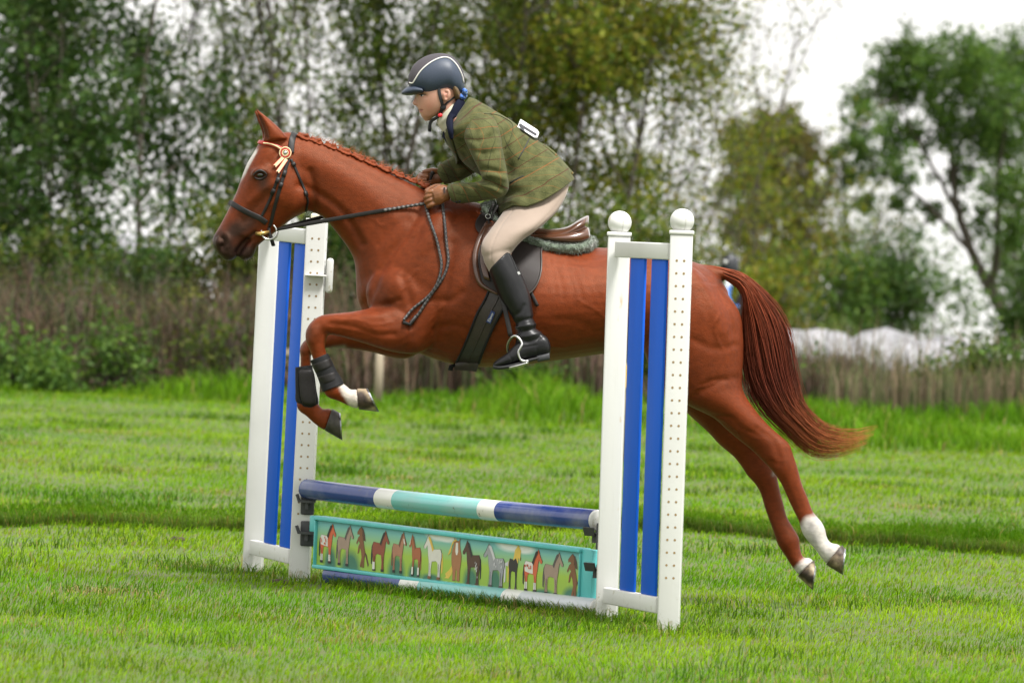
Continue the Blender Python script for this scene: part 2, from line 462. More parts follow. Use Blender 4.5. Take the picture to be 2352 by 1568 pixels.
def wing(label, Pn, Pf, lean, rows, balls, rowmat=m_white, ts=(.40, .80)):
    """Pn nearer post foot, Pf farther post foot"""
    root = thing('jump_wing', label, 'jump wing', Pn * np.array([1, 1, 0]), 'white and blue wings holding the jump up')
    up = np.array([math.sin(lean), 0, math.cos(lean)])
    fx, fy = yaw(R(-4)); half = 0.0415
    fx = fx - up * (fx @ up); fx /= np.linalg.norm(fx)
    pn = post('post', Pn, 1.49, half, fx, fy, up, root, True, balls[0], hole_rows=rows)
    pf = post('post', Pf, 1.475, half, fx, fy, up, root, False, balls[1], mat=rowmat)
    # rails lap onto the far post and butt against the near one
    a = Pf - fy * (half + 0.016) ; a = a + fx * 0.0; b = Pn - fx * (half - 0.004) + fy * 0.01
    d = (b - a); L = np.linalg.norm(d); d /= L; side = np.cross(d, up); side /= np.linalg.norm(side)
    for z in (0.098, 1.425):
        V, F = box((a + b) / 2 + up * z, d * L / 2, side * 0.016, up * 0.031)
        bevel(mk('rail', V, F, m_white, root), 0.005, 2)
    for t in ts:
        c = a + d * L * t
        V, F = box(c + up * (0.129 + 1.394) / 2, d * (0.134 * L), side * 0.006, up * (1.394 - 0.129) / 2)
        bevel(mk('slat', V, F, m_blue, root), 0.004, 2)
    return root, up, fx, fy

# right wing
bR2 = U(1535, 1451, 22.55); bR2[2] = 0.0
bR1 = U(1393, 1421, 23.12); bR1[2] = 0.0
bL2 = U(687, 1333, 24.93); bL2[2] = 0.0
bL1 = U(581, 1311, 25.42); bL1[2] = 0.012
step = 0.0475
rowsR = [0.205 + step * k for k in range(26)]
rowsL = [0.28 + step * k for k in range(25)]
wr, upR, fxR, fyR = wing('white and blue jump wing topped by two white balls, at the right', bR2, bR1, R(0.1), rowsR, (True, True), m_rust)
wl, upL, fxL, fyL = wing('white and blue jump wing without balls, behind the horse\'s forelegs', bL2, bL1, R(1.15), rowsL, (False, False), ts=(.44, .84))
# stub of a lost cap on the left wing's post
V, F = box(bL2 + upL * 1.497, fxL * 0.044, fyL * 0.044, upL * 0.006); bevel(mk('post_cap', V, F, m_white, wl), 0.003)
V, F = box(bL2 + upL * 1.512 - fxL * 0.005, fxL * 0.022, fyL * 0.02, upL * 0.012); bevel(mk('broken_ball_stub', V, F, M('yellowed_plastic', (0.75, 0.68, 0.52), 0.5), wl), 0.008, 3)

# white cup track on the left wing
tr = thing('cup_holder', 'spare white jump cup on the left wing, under the horse\'s throat', 'jump cup', bL2 + upL * 1.2 + fxL * 0.06)
c = bL2 + upL * 1.27 + fxL * 0.062
V, F = box(c, fxL * 0.013, fyL * 0.03, upL * 0.072); bevel(mk('back_plate', V, F, m_white, tr), 0.012, 3)
V, F = box(bL2 + upL * 1.268 - fyL * 0.055 + fxL * 0.01, fxL * 0.045, fyL * 0.014, upL * 0.004); bevel(mk('shelf', V, F, m_white, tr), 0.003)

def lerp_t(pA, pB, x):
    """fraction along pA-pB whose direction passes frame column x"""
    lo, hi = 0.0, 1.0
    for _ in range(40):
        mid = (lo + hi) / 2; q = pA + (pB - pA) * mid
        if proj(q[None])[0][0] < x: lo = mid
        else: hi = mid
    return lo
def pole(label, A, B, xs, r, capB, last=None):
    t = thing('jump_pole', label, 'jump pole', (A + B) / 2 - np.array([0, 0, r]), 'striped poles of the jump')
    n = 60; d = (B - A); L = np.linalg.norm(d); P = A + d * np.linspace(0, 1, n)[:, None]
    P[:, 2] -= 0.006 * np.sin(np.linspace(0, math.pi, n))
    prof = np.full(n, r)
    V, F = tube(P, prof, 28, cap=False)
    uv = np.stack([np.repeat(np.linspace(0, 1, n), 28), np.tile(np.arange(28) / 28, n)], 1)
    bounds = [lerp_t(A, B, x) for x in xs]
    mk('shaft', V, F, pole_material('striped_pole_paint', bounds, L, last), t, uv=uv)
    for e, s, m in ((A, -1, M('pole_end_blue', (0.012, 0.026, 0.17), 0.35)), (B, 1, m_white if capB else M('pole_end_navy', (0.02, 0.045, 0.26), 0.35))):
        dn = d / L * s
        Vc, Fc = tube([e - dn * 0.002, e + dn * 0.004, e + dn * 0.009], [r * 0.998, r * 0.985, r * 0.88], 28); mk('end_cap', Vc, Fc, m, t)
    return t
PA = U(706, 1122.5, 24.83); PB = U(1371, 1194, 23.24)
pole('top pole of the jump, striped navy, white and turquoise, resting in grey cups', PA, PB, [875, 915, 1112, 1152], 0.0415, True)
GA = U(760, 1319, 24.70); GB = U(1372, 1398, 23.22)
pole('muddy striped ground pole lying in the grass below the painted board', GA, GB, [933, 975, 1167, 1206], 0.041, True, (.50, .53, .56, 1))

# painted filler
def fpt(x, y, D): return U(x, y, D)
Dl, Dr = 24.78, 23.26
FA = fpt(716, 1182, Dl); FB = fpt(1366, 1262, Dr)          # upper edge
fd = FB - FA; fL = np.linalg.norm(fd); fd /= fL
fn = np.cross(fd, zax); fn /= np.linalg.norm(fn)             # towards the camera
if fn[1] > 0: fn = -fn
fu = np.cross(fn, fd); fu /= np.linalg.norm(fu)
if fu[2] < 0: fu = -fu
FH = 0.215
fil = thing('painted_filler_board', 'turquoise filler board painted with a row of cartoon ponies, hung between the wings', 'jump filler', (FA + FB) / 2 - zax * FH)
def fbox(u0, u1, v0, v1, w0, w1, name, mat, parent, bv=0.003):
    c = FA + fd * (u0 + u1) / 2 - fu * (v0 + v1) / 2 + fn * (w0 + w1) / 2
    V, F = box(c, fd * (u1 - u0) / 2, fu * (v1 - v0) / 2, fn * (w1 - w0) / 2)
    return bevel(mk(name, V, F, mat, parent), bv, 2)
def frac_at(x):
    lo, hi = 0.0, 1.0
    for _ in range(40):
        mid = (lo + hi) / 2
        if proj((FA + fd * fL * mid)[None])[0][0] < x: lo = mid
        else: hi = mid
    return lo
uL = fL * frac_at(730); uR = fL * frac_at(1341)
fbox(uL, uR, 0, 0.017, -0.036, 0.022, 'top_rail', m_turq, fil)
fbox(uL, uR, FH - 0.015, FH, -0.036, 0.022, 'bottom_rail', m_turq, fil)
fbox(0.0, uL - 0.001, 0.002, 0.068, -0.034, 0.010, 'end_hook', m_turq, fil)
fbox(uR + 0.001, fL, 0.002, FH - 0.002, -0.034, 0.010, 'end_hook', m_turq, fil)
fbox(uL, uL + 0.008, 0.0175, FH - 0.0155, -0.030, 0.018, 'side_rail', m_turq, fil)
fbox(uR - 0.008, uR, 0.0175, FH - 0.0155, -0.030, 0.018, 'side_rail', m_turq, fil)
# the printed landscape: sky blue to meadow green, with clouds and hedges in flat print
mb = bpy.data.materials.new('printed_landscape'); mb.use_nodes = True
n = mb.node_tree.nodes; l = mb.node_tree.links; p = n['Principled BSDF']; p.inputs['Roughness'].default_value = 0.5
uvn = n.new('ShaderNodeUVMap'); sp = n.new('ShaderNodeSeparateXYZ'); l.new(uvn.outputs[0], sp.inputs[0])
cr = n.new('ShaderNodeValToRGB'); l.new(sp.outputs[1], cr.inputs[0])
e = cr.color_ramp.elements; e[0].position = 0.0; e[0].color = (0.26, 0.42, 0.06, 1); e[1].position = 1.0; e[1].color = (0.14, 0.44, 0.52, 1)
q = e.new(0.45); q.color = (0.33, 0.50, 0.06, 1); q = e.new(0.72); q.color = (0.25, 0.48, 0.26, 1)
def blob(cx, cy, sx, sy):
    mp = n.new('ShaderNodeMapping'); mp.vector_type = 'POINT'; l.new(uvn.outputs[0], mp.inputs[0])
    mp.inputs['Scale'].default_value = (1 / sx, 1 / sy, 1); mp.inputs['Location'].default_value = (-cx / sx, -cy / sy, 0)
    g = n.new('ShaderNodeVectorMath'); g.operation = 'LENGTH'; l.new(mp.outputs[0], g.inputs[0])
    mr = n.new('ShaderNodeMapRange'); mr.inputs[1].default_value = 1.0; mr.inputs[2].default_value = 0.55; l.new(g.outputs['Value'], mr.inputs[0])
    return mr.outputs[0]
cur = cr.outputs[0]
for args, c in [((.47, 1.0, .055, .16), (.72, .75, .72, 1)), ((.505, .96, .04, .12), (.72, .75, .72, 1)), ((.74, 1.0, .06, .2), (.72, .75, .72, 1)), ((.79, .93, .05, .13), (.72, .75, .72, 1)),
                ((.055, .0, .03, .55), (.05, .17, .11, 1)), ((.135, .0, .045, .5), (.05, .17, .11, 1)), ((.315, .0, .04, .55), (.05, .17, .11, 1)), ((.385, .0, .03, .4), (.05, .17, .11, 1)), ((.60, .0, .035, .5), (.05, .17, .11, 1)), ((.69, .0, .03, .6), (.05, .17, .11, 1)), ((.45, .0, .05, .16), (.05, .17, .11, 1)), ((.97, .0, .04, .3), (.05, .17, .11, 1)), ((.87, .0, .05, .15), (.05, .17, .11, 1))]:
    mx = n.new('ShaderNodeMix'); mx.data_type = 'RGBA'; l.new(blob(*args), mx.inputs[0]); l.new(cur, mx.inputs[6]); mx.inputs[7].default_value = c; cur = mx.outputs[2]
l.new(cur, p.inputs['Base Color'])
ub0, ub1, vb0, vb1 = uL + 0.0085, uR - 0.0085, 0.0176, FH - 0.0156
def bpt(s, t, off=0.0):
    """point of the board: s along 0..1, t up 0..1"""
    return FA + fd * (ub0 + (ub1 - ub0) * s) - fu * (vb1 - (vb1 - vb0) * t) + fn * (0.004 + off)
V = np.array([bpt(0, 0), bpt(1, 0), bpt(1, 1), bpt(0, 1)]); V = np.vstack([V, V - fn * 0.006])
board = mk('board', V, [[0, 1, 2, 3], [7, 6, 5, 4], [0, 4, 5, 1], [1, 5, 6, 2], [2, 6, 7, 3], [3, 7, 4, 0]], mb, fil, smooth=False, uv=[(0, 0), (1, 0), (1, 1), (0, 1)] * 2)

# pony prints, drawn in a box 1 x 1 (x right, y up), standing and looking right
BODY = [(.08, .62), (.14, .70), (.30, .69), (.48, .68), (.56, .78), (.66, .93), (.72, .95), (.74, 1.0), (.79, .95), (.86, .84), (.96, .73), (.95, .68), (.88, .68), (.80, .76), (.76, .66), (.74, .52), (.70, .40), (.69, .20), (.71, .04), (.58, .04), (.59, .22), (.55, .40), (.34, .42), (.26, .38), (.24, .2), (.26, .04), (.13, .04), (.14, .22), (.10, .42), (.07, .52)]
MANE = [(.72, .97), (.64, .94), (.54, .80), (.46, .68), (.54, .62), (.60, .74), (.68, .84), (.76, .93)]
TAIL = [(.10, .66), (.03, .60), (.0, .40), (.01, .18), (.07, .14), (.08, .36), (.12, .56)]
HOOF = [[(.12, .06), (.27, .06), (.28, 0), (.12, 0)], [(.57, .06), (.72, .06), (.73, 0), (.57, 0)]]
LEGGAP = [[(.19, .36), (.20, .04), (.21, .04), (.205, .36)], [(.64, .36), (.645, .04), (.655, .04), (.65, .36)]]
REAR = [(.30, .95), (.42, 1.0), (.50, .92), (.50, .80), (.58, .66), (.66, .48), (.72, .38), (.66, .22), (.66, .03), (.56, .03), (.57, .20), (.50, .03), (.40, .05), (.50, .26), (.44, .42), (.36, .50), (.30, .36), (.22, .34), (.26, .52), (.34, .60), (.26, .66), (.16, .56), (.12, .60), (.24, .74), (.34, .78), (.28, .82), (.18, .80), (.16, .85)]
RMANE = [(.42, 1.0), (.56, .95), (.66, .82), (.72, .66), (.60, .68), (.52, .80), (.48, .92)]
RTAIL = [(.70, .40), (.82, .34), (.98, .10), (.92, .04), (.84, .16), (.74, .30)]
FRONT = [(.38, .72), (.34, .60), (.36, .40), (.42, .26), (.42, .04), (.56, .04), (.57, .28), (.62, .28), (.62, .04), (.76, .04), (.76, .28), (.80, .44), (.82, .60), (.76, .74), (.72, .90), (.74, 1.0), (.66, .93), (.52, .93), (.44, 1.0), (.46, .90)]
FFACE = [(.54, .90), (.64, .90), (.66, .70), (.62, .62), (.56, .62), (.52, .70)]
FMANE = [(.60, .95), (.46, .92), (.36, .82), (.30, .66), (.14, .58), (.24, .72), (.38, .92), (.50, .98)]
FTAIL = [(.40, .40), (.24, .26), (.04, .16), (.10, .10), (.0, .06), (.22, .06), (.36, .16), (.44, .30)]
def flat_mat(name, c): return M(name, tuple(v * .95 for v in c), 0.5, 0.08, 40)
pm = {k: flat_mat('print_' + k, c) for k, c in dict(orange=(.62, .13, .05), white=(.72, .71, .66), black=(.03, .025, .025), taupe=(.36, .26, .20), smoke=(.10, .085, .08), brown=(.22, .095, .04), dark=(.09, .045, .03), bay=(.28, .075, .04), pink=(.42, .20, .12), hair=(.16, .075, .045), chestnut=(.40, .13, .055), cream=(.70, .68, .62), yellow=(.72, .50, .09), tan=(.38, .17, .075), umber=(.10, .05, .03), grey=(.33, .34, .36), pale=(.6, .6, .62)).items()}
S0, S1 = proj(bpt(0, .5)[None])[0][0], proj(bpt(1, .5)[None])[0][0]
ponies = []
def pony(cx, wd, hgt, base, flip, layers, label, dots=None):
    s = lerp_t(bpt(0, .5), bpt(1, .5), cx); ws = wd / (S1 - S0)
    V = []; F = []; mi = []; mats = []; z = 0
    def add(poly, c, lay):
        i0 = len(V)
        for x, y in poly:
            x = 1 - x if flip else x
            V.append(bpt(s + (x - 0.5) * ws, base + y * hgt, 0.0008 + lay * 0.0004))
        F.append([i0 + i for i in range(len(poly))])
        if pm[c] not in mats: mats.append(pm[c])
        mi.append(mats.index(pm[c]))
    for k, (poly, c) in enumerate(layers): add(poly, c, k)
    if dots:
        g = random.Random(int(cx))
        for _ in range(dots[2]):
            x, y = g.uniform(*dots[0]), g.uniform(*dots[1])
            add([(x + .035 * math.cos(a) * dots[4], y + .03 * math.sin(a)) for a in np.linspace(0, 6.28, 7)[:-1]], dots[3], len(layers))
    ponies.append(mk('painted_pony', V, F, None, board, smooth=False, mats=mats, mi=mi, label=label))
def outline(poly, k=1.07):
    c = np.mean(poly, 0); return [tuple(c + (np.array(q) - c) * np.array([k, 1.03])) for q in poly]
std = lambda body, mane, tail, hoof='black': [(TAIL, tail), (outline(BODY, 1.05), 'black'), (BODY, body), (MANE, mane), (HOOF[0], hoof), (HOOF[1], hoof), (LEGGAP[0], 'black'), (LEGGAP[1], 'black')]
RUMP = [(.08, .62), (.14, .70), (.30, .69), (.50, .67), (.52, .42), (.34, .43), (.12, .46)]
SOCK = [[(.13, .22), (.25, .22), (.26, .04), (.13, .04)], [(.58, .22), (.69, .22), (.71, .04), (.58, .04)]]
spot = lambda: [(TAIL, 'black'), (outline(BODY, 1.04), 'black'), (BODY, 'orange'), (RUMP, 'white'), (SOCK[0], 'white'), (SOCK[1], 'white'), (MANE, 'black'), (HOOF[0], 'black'), (HOOF[1], 'black'), (LEGGAP[0], 'black'), (LEGGAP[1], 'black')]
rear = [(RTAIL, 'umber'), (outline(REAR, 1.04), 'umber'), (REAR, 'brown'), (RMANE, 'umber')]
pony(753, 42, .90, .06, False, spot(), 'orange pony with a spotted white rump, leftmost on the board', ((.12, .46), (.48, .64), 9, 'orange', .8))
pony(793, 42, .92, .05, False, std('taupe', 'smoke', 'smoke'), 'taupe pony with a smoky mane, second from the left')
pony(832, 36, .92, .05, False, rear, 'brown pony rearing, third from the left')
pony(874, 44, .92, .03, False, std('bay', 'black', 'black') + [(SOCK[0], 'white')], 'bay pony with a black mane')
pony(917, 36, .92, .05, False, std('pink', 'hair', 'hair') + [([(.78, .84), (.84, .84), (.92, .72), (.84, .72)], 'white')], 'skewbald pony with a long brown mane')
pony(954, 30, .92, .03, True, std('chestnut', 'brown', 'bay') + [(SOCK[0], 'white'), (SOCK[1], 'white'), ([(.80, .92), (.86, .84), (.92, .74), (.86, .74)], 'white')], 'chestnut foal with white socks')
pony(995, 46, .96, .02, True, std('cream', 'yellow', 'yellow', 'brown'), 'white pony with a yellow mane')
pony(1045, 46, .96, .02, False, [(FTAIL, 'yellow'), (outline(FRONT, 1.06), 'brown'), (FRONT, 'tan'), (FFACE, 'white'), (FMANE, 'yellow')], 'tan pony seen from the front with flowing yellow tail')
pony(1084, 44, .96, .0, True, std('dark', 'black', 'black', 'umber'), 'dark brown pony with pale flecks', ((.16, .3), (.1, .6), 12, 'pale', .4))
pony(1136, 52, .94, .01, True, [([(.04, .6), (-.10, .66), (-.16, .5), (-.06, .54), (.08, .56)], 'pale')] + std('grey', 'pale', 'pale', 'smoke'), 'dapple grey pony', ((.14, .5), (.46, .66), 12, 'pale', .6))
pony(1182, 30, .96, .02, False, [(TAIL, 'yellow'), (BODY, 'black'), ([(.40, .66), (.50, .9), (.74, 1.02), (.95, .9), (.9, .66), (.8, .74), (.74, .6), (.6, .72)], 'yellow'), (HOOF[0], 'smoke'), (HOOF[1], 'smoke')], 'black pony with a yellow mane')
pony(1224, 44, .93, .03, False, spot(), 'orange pony with a spotted white rump, third from the right', ((.12, .46), (.48, .64), 9, 'orange', .8))
pony(1271, 46, .93, .02, False, std('taupe', 'smoke', 'smoke'), 'taupe pony with a smoky mane, second from the right')
pony(1318, 38, .93, .02, False, rear, 'brown pony rearing, rightmost on the board')

# grey cups
def cup(C, nrm, sid, label, tall=True):
    """C on the post's face, nrm out of the face"""
    t = thing('jump_cup', label, 'jump cup', C - zax * 0.05, 'grey cups pinned to the wings')
    V, F = box(C - zax * 0.012 + nrm * 0.006, sid * 0.028, nrm * 0.006, zax * 0.052); bevel(mk('back_plate', V, F, m_grey, t), 0.010, 3)
    P = [(-.046, .020), (-.034, -.012), (.034, -.012), (.046, .020), (.038, .022), (.029, -.002), (-.029, -.002), (-.038, .022)]
    pts = np.array([C + sid * a + zax * b + nrm * 0.013 for a, b in P]); V, F = prism(pts, nrm, 0.05)
    fix_normals(mk('cradle', V, F, m_grey, t, smooth=False))
    V, F = box(C - zax * 0.026 + nrm * 0.03, sid * 0.006, nrm * 0.018, zax * 0.013); mk('rib', V, F, m_grey, t, smooth=False)
    return t
nL = -fyL * 0.96 + fxL * 0.28; nL /= np.linalg.norm(nL)
cup(U(707, 1146, 24.875), -fyL, fxL, 'grey cup under the left end of the top pole')
cup(U(706, 1218, 24.875), -fyL, fxL, 'grey cup under the left end of the painted board')
cup(U(1384, 1224, 23.18), (-fxR * 0.8 + fyR * 0.6), (fxR * .6 + fyR * .8), 'grey cup under the right end of the top pole')
cup(U(1386, 1305, 23.18), (-fxR * 0.8 + fyR * 0.6), (fxR * .6 + fyR * .8), 'grey cup under the right end of the painted board')

# ------------------------------------------------------------------ horse
m_coat = M('chestnut_coat', (1, 1, 1), 0.44, 0.26, 60, bump=0.26, bscale=330, spec=0.30, tint=(1.0, .62, .42), sheen=0.0, attr=True, stretch=(0.7, 1.0, 1.25))
m_hoof = M('horn', (1, 1, 1), 0.55, 0.55, 42, bump=0.2, bscale=90, attr=True)
m_eye = M('dark_eye', (0.008, 0.005, 0.004), 0.08, 0.1, spec=0.7, coat=1.0)
m_hair = M('chestnut_hair', (1, 1, 1), 0.58, 0.2, 60, attr=True, spec=0.35, tint=(1.0, .65, .45))

def hind(sec, d, up):
    return [(a, b, c, e, d + o, h) for (a, b, c, e, o, h) in sec]
near_hind = [(1470, 640, 1655, 655, -.06, .19), (1468, 720, 1698, 715, -.08, .19), (1475, 790, 1707, 775, -.09, .175), (1495, 850, 1706, 830, -.10, .155), (1535, 900, 1704, 878, -.11, .13), (1580, 931, 1711, 906, -.12, .112), (1636, 958, 1737, 944, -.125, .088), (1668, 986, 1764, 975, -.13, .068), (1702, 1014, 1792, 1000, -.13, .053), (1731, 1037, 1813, 1020, -.13, .046), (1753, 1059, 1822, 1045, -.13, .045), (1773, 1080, 1831, 1070, -.13, .042), (1794, 1110, 1842, 1110, -.13, .033), (1810, 1145, 1855, 1141, -.13, .029), (1823, 1173, 1868, 1174, -.13, .029), (1835, 1197, 1886, 1196, -.13, .034), (1842, 1222, 1895, 1213, -.13, .038), (1855, 1241, 1900, 1234, -.13, .033), (1873, 1262, 1909, 1246, -.13, .033), (1888, 1283, 1924, 1248, -.13, .042), (1899, 1296, 1933, 1254, -.13, .046)]
far_hind = [(1480, 700, 1690, 700, .10, .17), (1490, 820, 1700, 820, .11, .15), (1530, 900, 1700, 890, .12, .125), (1578, 949, 1700, 920, .13, .105), (1626, 992, 1720, 955, .13, .08), (1652, 1020, 1742, 992, .13, .064), (1684, 1047, 1764, 1030, .13, .05), (1702, 1069, 1776, 1058, .13, .046), (1716, 1091, 1783, 1082, .13, .044), (1734, 1111, 1788, 1108, .13, .038), (1747, 1133, 1794, 1134, .13, .031), (1756, 1164, 1801, 1160, .13, .029), (1766, 1192, 1808, 1186, .13, .029), (1778, 1225, 1822, 1211, .13, .033), (1788, 1253, 1836, 1235, .13, .038), (1800, 1271, 1838, 1254, .13, .034), (1816, 1297, 1845, 1278, .13, .034), (1829, 1315, 1860, 1280, .13, .042), (1834, 1321, 1869, 1287, .13, .046)]
near_fore = [(950, 600, 1040, 760, -.10, .12), (915, 655, 1000, 790, -.12, .105), (880, 694, 962, 812, -.15, .09), (845, 708, 902, 808, -.165, .078), (805, 716, 838, 789, -.17, .062), (765, 720, 782, 773, -.17, .05), (738, 724, 758, 768, -.17, .046), (717, 737, 752, 767, -.17, .046), (703, 758, 751, 775, -.17, .045), (702, 780, 748, 789, -.17, .041), (709, 798, 748, 801, -.17, .034), (717, 820, 751, 813, -.17, .028), (727, 850, 759, 838, -.17, .026), (737, 880, 774, 864, -.17, .028), (744, 901, 788, 880, -.17, .036), (755, 913, 797, 886, -.17, .036), (776, 920, 805, 894, -.17, .031), (797, 930, 814, 894, -.17, .034), (818, 938, 820, 894, -.17, .043), (824, 939, 822, 894, -.17, .045)]
far_fore = [(920, 640, 1000, 780, .10, .11), (880, 700, 950, 818, .13, .09), (845, 715, 912, 823, .15, .075), (800, 735, 850, 808, .16, .058), (760, 755, 790, 800, .165, .048), (722, 770, 752, 800, .17, .045), (699, 782, 738, 803, .17, .045), (688, 800, 716, 812, .17, .042), (690, 818, 715, 822, .17, .034), (690, 845, 715, 842, .17, .027), (690, 880, 715, 878, .17, .026), (686, 908, 719, 905, .17, .028), (681, 928, 728, 922, .17, .036), (688, 944, 735, 932, .17, .036), (704, 955, 742, 940, .17, .031), (722, 972, 752, 938, .17, .034), (742, 986, 762, 939, .17, .044), (747, 988, 763, 941, .17, .045)]
trunk = [(1006, 452, 817, 640, 0, .135), (1050, 460, 822, 690, 0, .175), (1100, 466, 850, 745, 0, .205), (1140, 480, 915, 790, 0, .23), (1180, 500, 985, 820, 0, .255), (1225, 524, 1050, 838, 0, .275), (1270, 545, 1115, 843, 0, .29), (1320, 560, 1200, 838, 0, .295), (1370, 568, 1290, 826, 0, .29), (1420, 569, 1375, 814, 0, .278), (1470, 571, 1440, 806, 0, .268), (1520, 579, 1500, 815, 0, .265), (1570, 594, 1550, 840, 0, .262), (1612, 608, 1600, 850, 0, .235), (1648, 632, 1648, 830, 0, .18), (1672, 668, 1680, 790, 0, .12)]
neck = [(650, 306, 700, 455, 0, .062), (676, 309, 709, 484, 0, .066), (716, 321, 724, 490, 0, .068), (770, 341, 748, 504, 0, .073), (828, 366, 776, 538, 0, .085), (885, 392, 798, 567, 0, .10), (940, 418, 813, 598, 0, .118), (985, 440, 818, 640, 0, .14), (1030, 456, 822, 680, 0, .17)]
head = [(668, 303, 716, 430, 0, .06), (636, 306, 716, 448, 0, .075), (602, 320, 712, 466, 0, .092), (584, 348, 705, 484, 0, .102), (567, 378, 690, 494, 0, .100), (554, 412, 672, 503, 0, .088), (543, 442, 652, 518, 0, .075), (530, 470, 632, 534, 0, .066), (515, 501, 612, 548, 0, .058), (502, 525, 590, 553, 0, .055)]
muzzle = [(520, 490, 592, 535, 0, .056), (506, 516, 578, 545, 0, .054), (494, 536, 562, 557, 0, .056), (487.5, 550, 551, 570, 0, .058), (490, 566, 545, 583, 0, .056), (500, 582, 541, 592, 0, .048), (512, 595, 532, 598, 0, .03)]
jaw = [(590, 530, 626, 538, 0, .045), (576, 546, 604, 555, 0, .042), (562, 562, 591, 567, 0, .04), (552, 576, 586, 580, 0, .04), (548, 588, 580, 591, 0, .036), (552, 596, 570, 597, 0, .02)]
def ear(d, dx, dy):
    return [(604 + dx, 326 + dy, 662 + dx, 318 + dy, d, .03), (606 + dx, 308 + dy, 650 + dx, 304 + dy, d, .03), (602 + dx, 292 + dy, 634 + dx, 287 + dy, d, .026), (594 + dx, 273 + dy, 614 + dx, 269 + dy, d, .018), (589 + dx, 258 + dy, 599 + dx, 257 + dy, d, .010), (586 + dx, 247 + dy, 588 + dx, 247 + dy, d, .003)]
parts = [loft(trunk, 36, 5), loft(neck, 28, 5, ex=2.15), loft(head, 28, 4, ex=2.5), loft(muzzle, 24, 4, ex=2.4, dome=.004), loft(jaw, 20, 4, dome=.004),
         loft(near_hind, 24, 4), loft(far_hind, 24, 4), loft(near_fore, 20, 4), loft(far_fore, 20, 4), loft(ear(-.058, 0, 0), 14, 4), loft(ear(.058, -4, 3), 14, 4),
         ellipsoid(940, 690, -.115, 105, 88, .105, R(35)), ellipsoid(940, 690, .115, 105, 88, .105, R(35)),       # shoulders
         ellipsoid(985, 590, -.10, 120, 62, .10, R(-62)), ellipsoid(985, 590, .10, 120, 62, .10, R(-62)),
         ellipsoid(665, 448, -.05, 45, 44, .045), ellipsoid(665, 448, .05, 45, 44, .045),                        # cheeks
         ellipsoid(595, 398, -.082, 20, 13, .022, R(-20)), ellipsoid(595, 398, .082, 20, 13, .022, R(-20)),       # brow
         ellipsoid(514, 556, -.045, 20, 22, .020), ellipsoid(514, 556, .045, 20, 22, .020),
         ellipsoid(1545, 690, -.15, 100, 90, .115, R(20)), ellipsoid(1545, 690, .15, 100, 90, .115, R(20)),      # quarters
         ellipsoid(1640, 790, -.13, 62, 80, .10), ellipsoid(1640, 790, .13, 62, 80, .10),
         loft([(1610, 606, 1640, 640, 0, .05), (1650, 613, 1662, 642, 0, .032), (1690, 626, 1690, 652, 0, .026), (1718, 645, 1708, 664, 0, .02)], 14, 4)]
HV, HF = vox(parts, 0.0065, 9, 0.5)
hx, hy, hD = proj(HV); hd = hD - D0
HN = vnormals(HV, HF)
side = np.clip(np.abs(HN @ _f) * 1.5, 0, 1)          # how far a point faces sideways
near = (hd < 0)
def sculpt(pts, wpx, amp, fade=None, only_near=False, smooth=None):
    global HV
    d = polydist(hx, hy, pts if smooth is None else crom(pts, 5))
    if wpx < 9: wpx, amp = wpx * 1.2, amp * .95
    else: amp = amp * 1.35
    k = .78 * amp * np.exp(-(d / wpx) ** 2) * side
    if only_near: k = k * near
    HV = HV + HN * k[:, None]
S = lambda *pts: list(pts)
bodyz = (hx > 800)
# shoulder, neck and forearm muscles
sculpt(S((975, 470), (930, 540), (880, 610), (846, 690)), 10, -.008, smooth=1)         # front of the shoulder blade
sculpt(S((1010, 490), (965, 570), (915, 650)), 24, .008, smooth=1)
sculpt(S((1040, 560), (1025, 660), (1010, 740), (980, 800)), 13, -.008, smooth=1)      # behind the shoulder
sculpt(S((990, 690), (1035, 690), (1060, 672)), 8, -.007, smooth=1)
sculpt(S((1000, 757), (1040, 746), (1066, 754), (1085, 770)), 7, -.006, smooth=1)
sculpt(S((925, 640), (945, 700), (945, 745)), 10, -.006, smooth=1)
sculpt(S((890, 700), (930, 720), (945, 760), (935, 800)), 9, -.006, smooth=1)
sculpt(S((845, 640), (868, 665), (872, 690)), 18, -.005, smooth=1)
sculpt(S((832, 700), (850, 709), (890, 699), (915, 690)), 6, -.008, smooth=1)
sculpt(S((760, 742), (815, 752), (860, 768), (905, 768)), 6, -.007, smooth=1)          # forearm groove
sculpt(S((770, 757), (830, 770), (870, 786)), 5, -.004, smooth=1)
sculpt(S((760, 731), (830, 730), (880, 728)), 10, .005, smooth=1)
sculpt(S((715, 750), (722, 765), (713, 783)), 7, .004, smooth=1)
sculpt(S((735, 745), (738, 770), (730, 790)), 5, -.004, smooth=1)
# neck
sculpt(S((690, 425), (740, 450), (790, 490), (830, 560)), 9, -.008, smooth=1)          # jugular groove
sculpt(S((700, 360), (770, 400), (850, 450), (900, 500)), 26, .006, smooth=1)
sculpt(S((740, 348), (830, 396), (920, 440)), 9, -.0025, smooth=1)
sculpt(S((712, 395), (722, 440), (718, 485)), 9, -.009, smooth=1)                      # behind the cheek
sculpt(S((870, 560), (905, 520), (935, 505)), 8, -.003, smooth=1)
sculpt(S((880, 590), (925, 555), (965, 545)), 8, -.003, smooth=1)
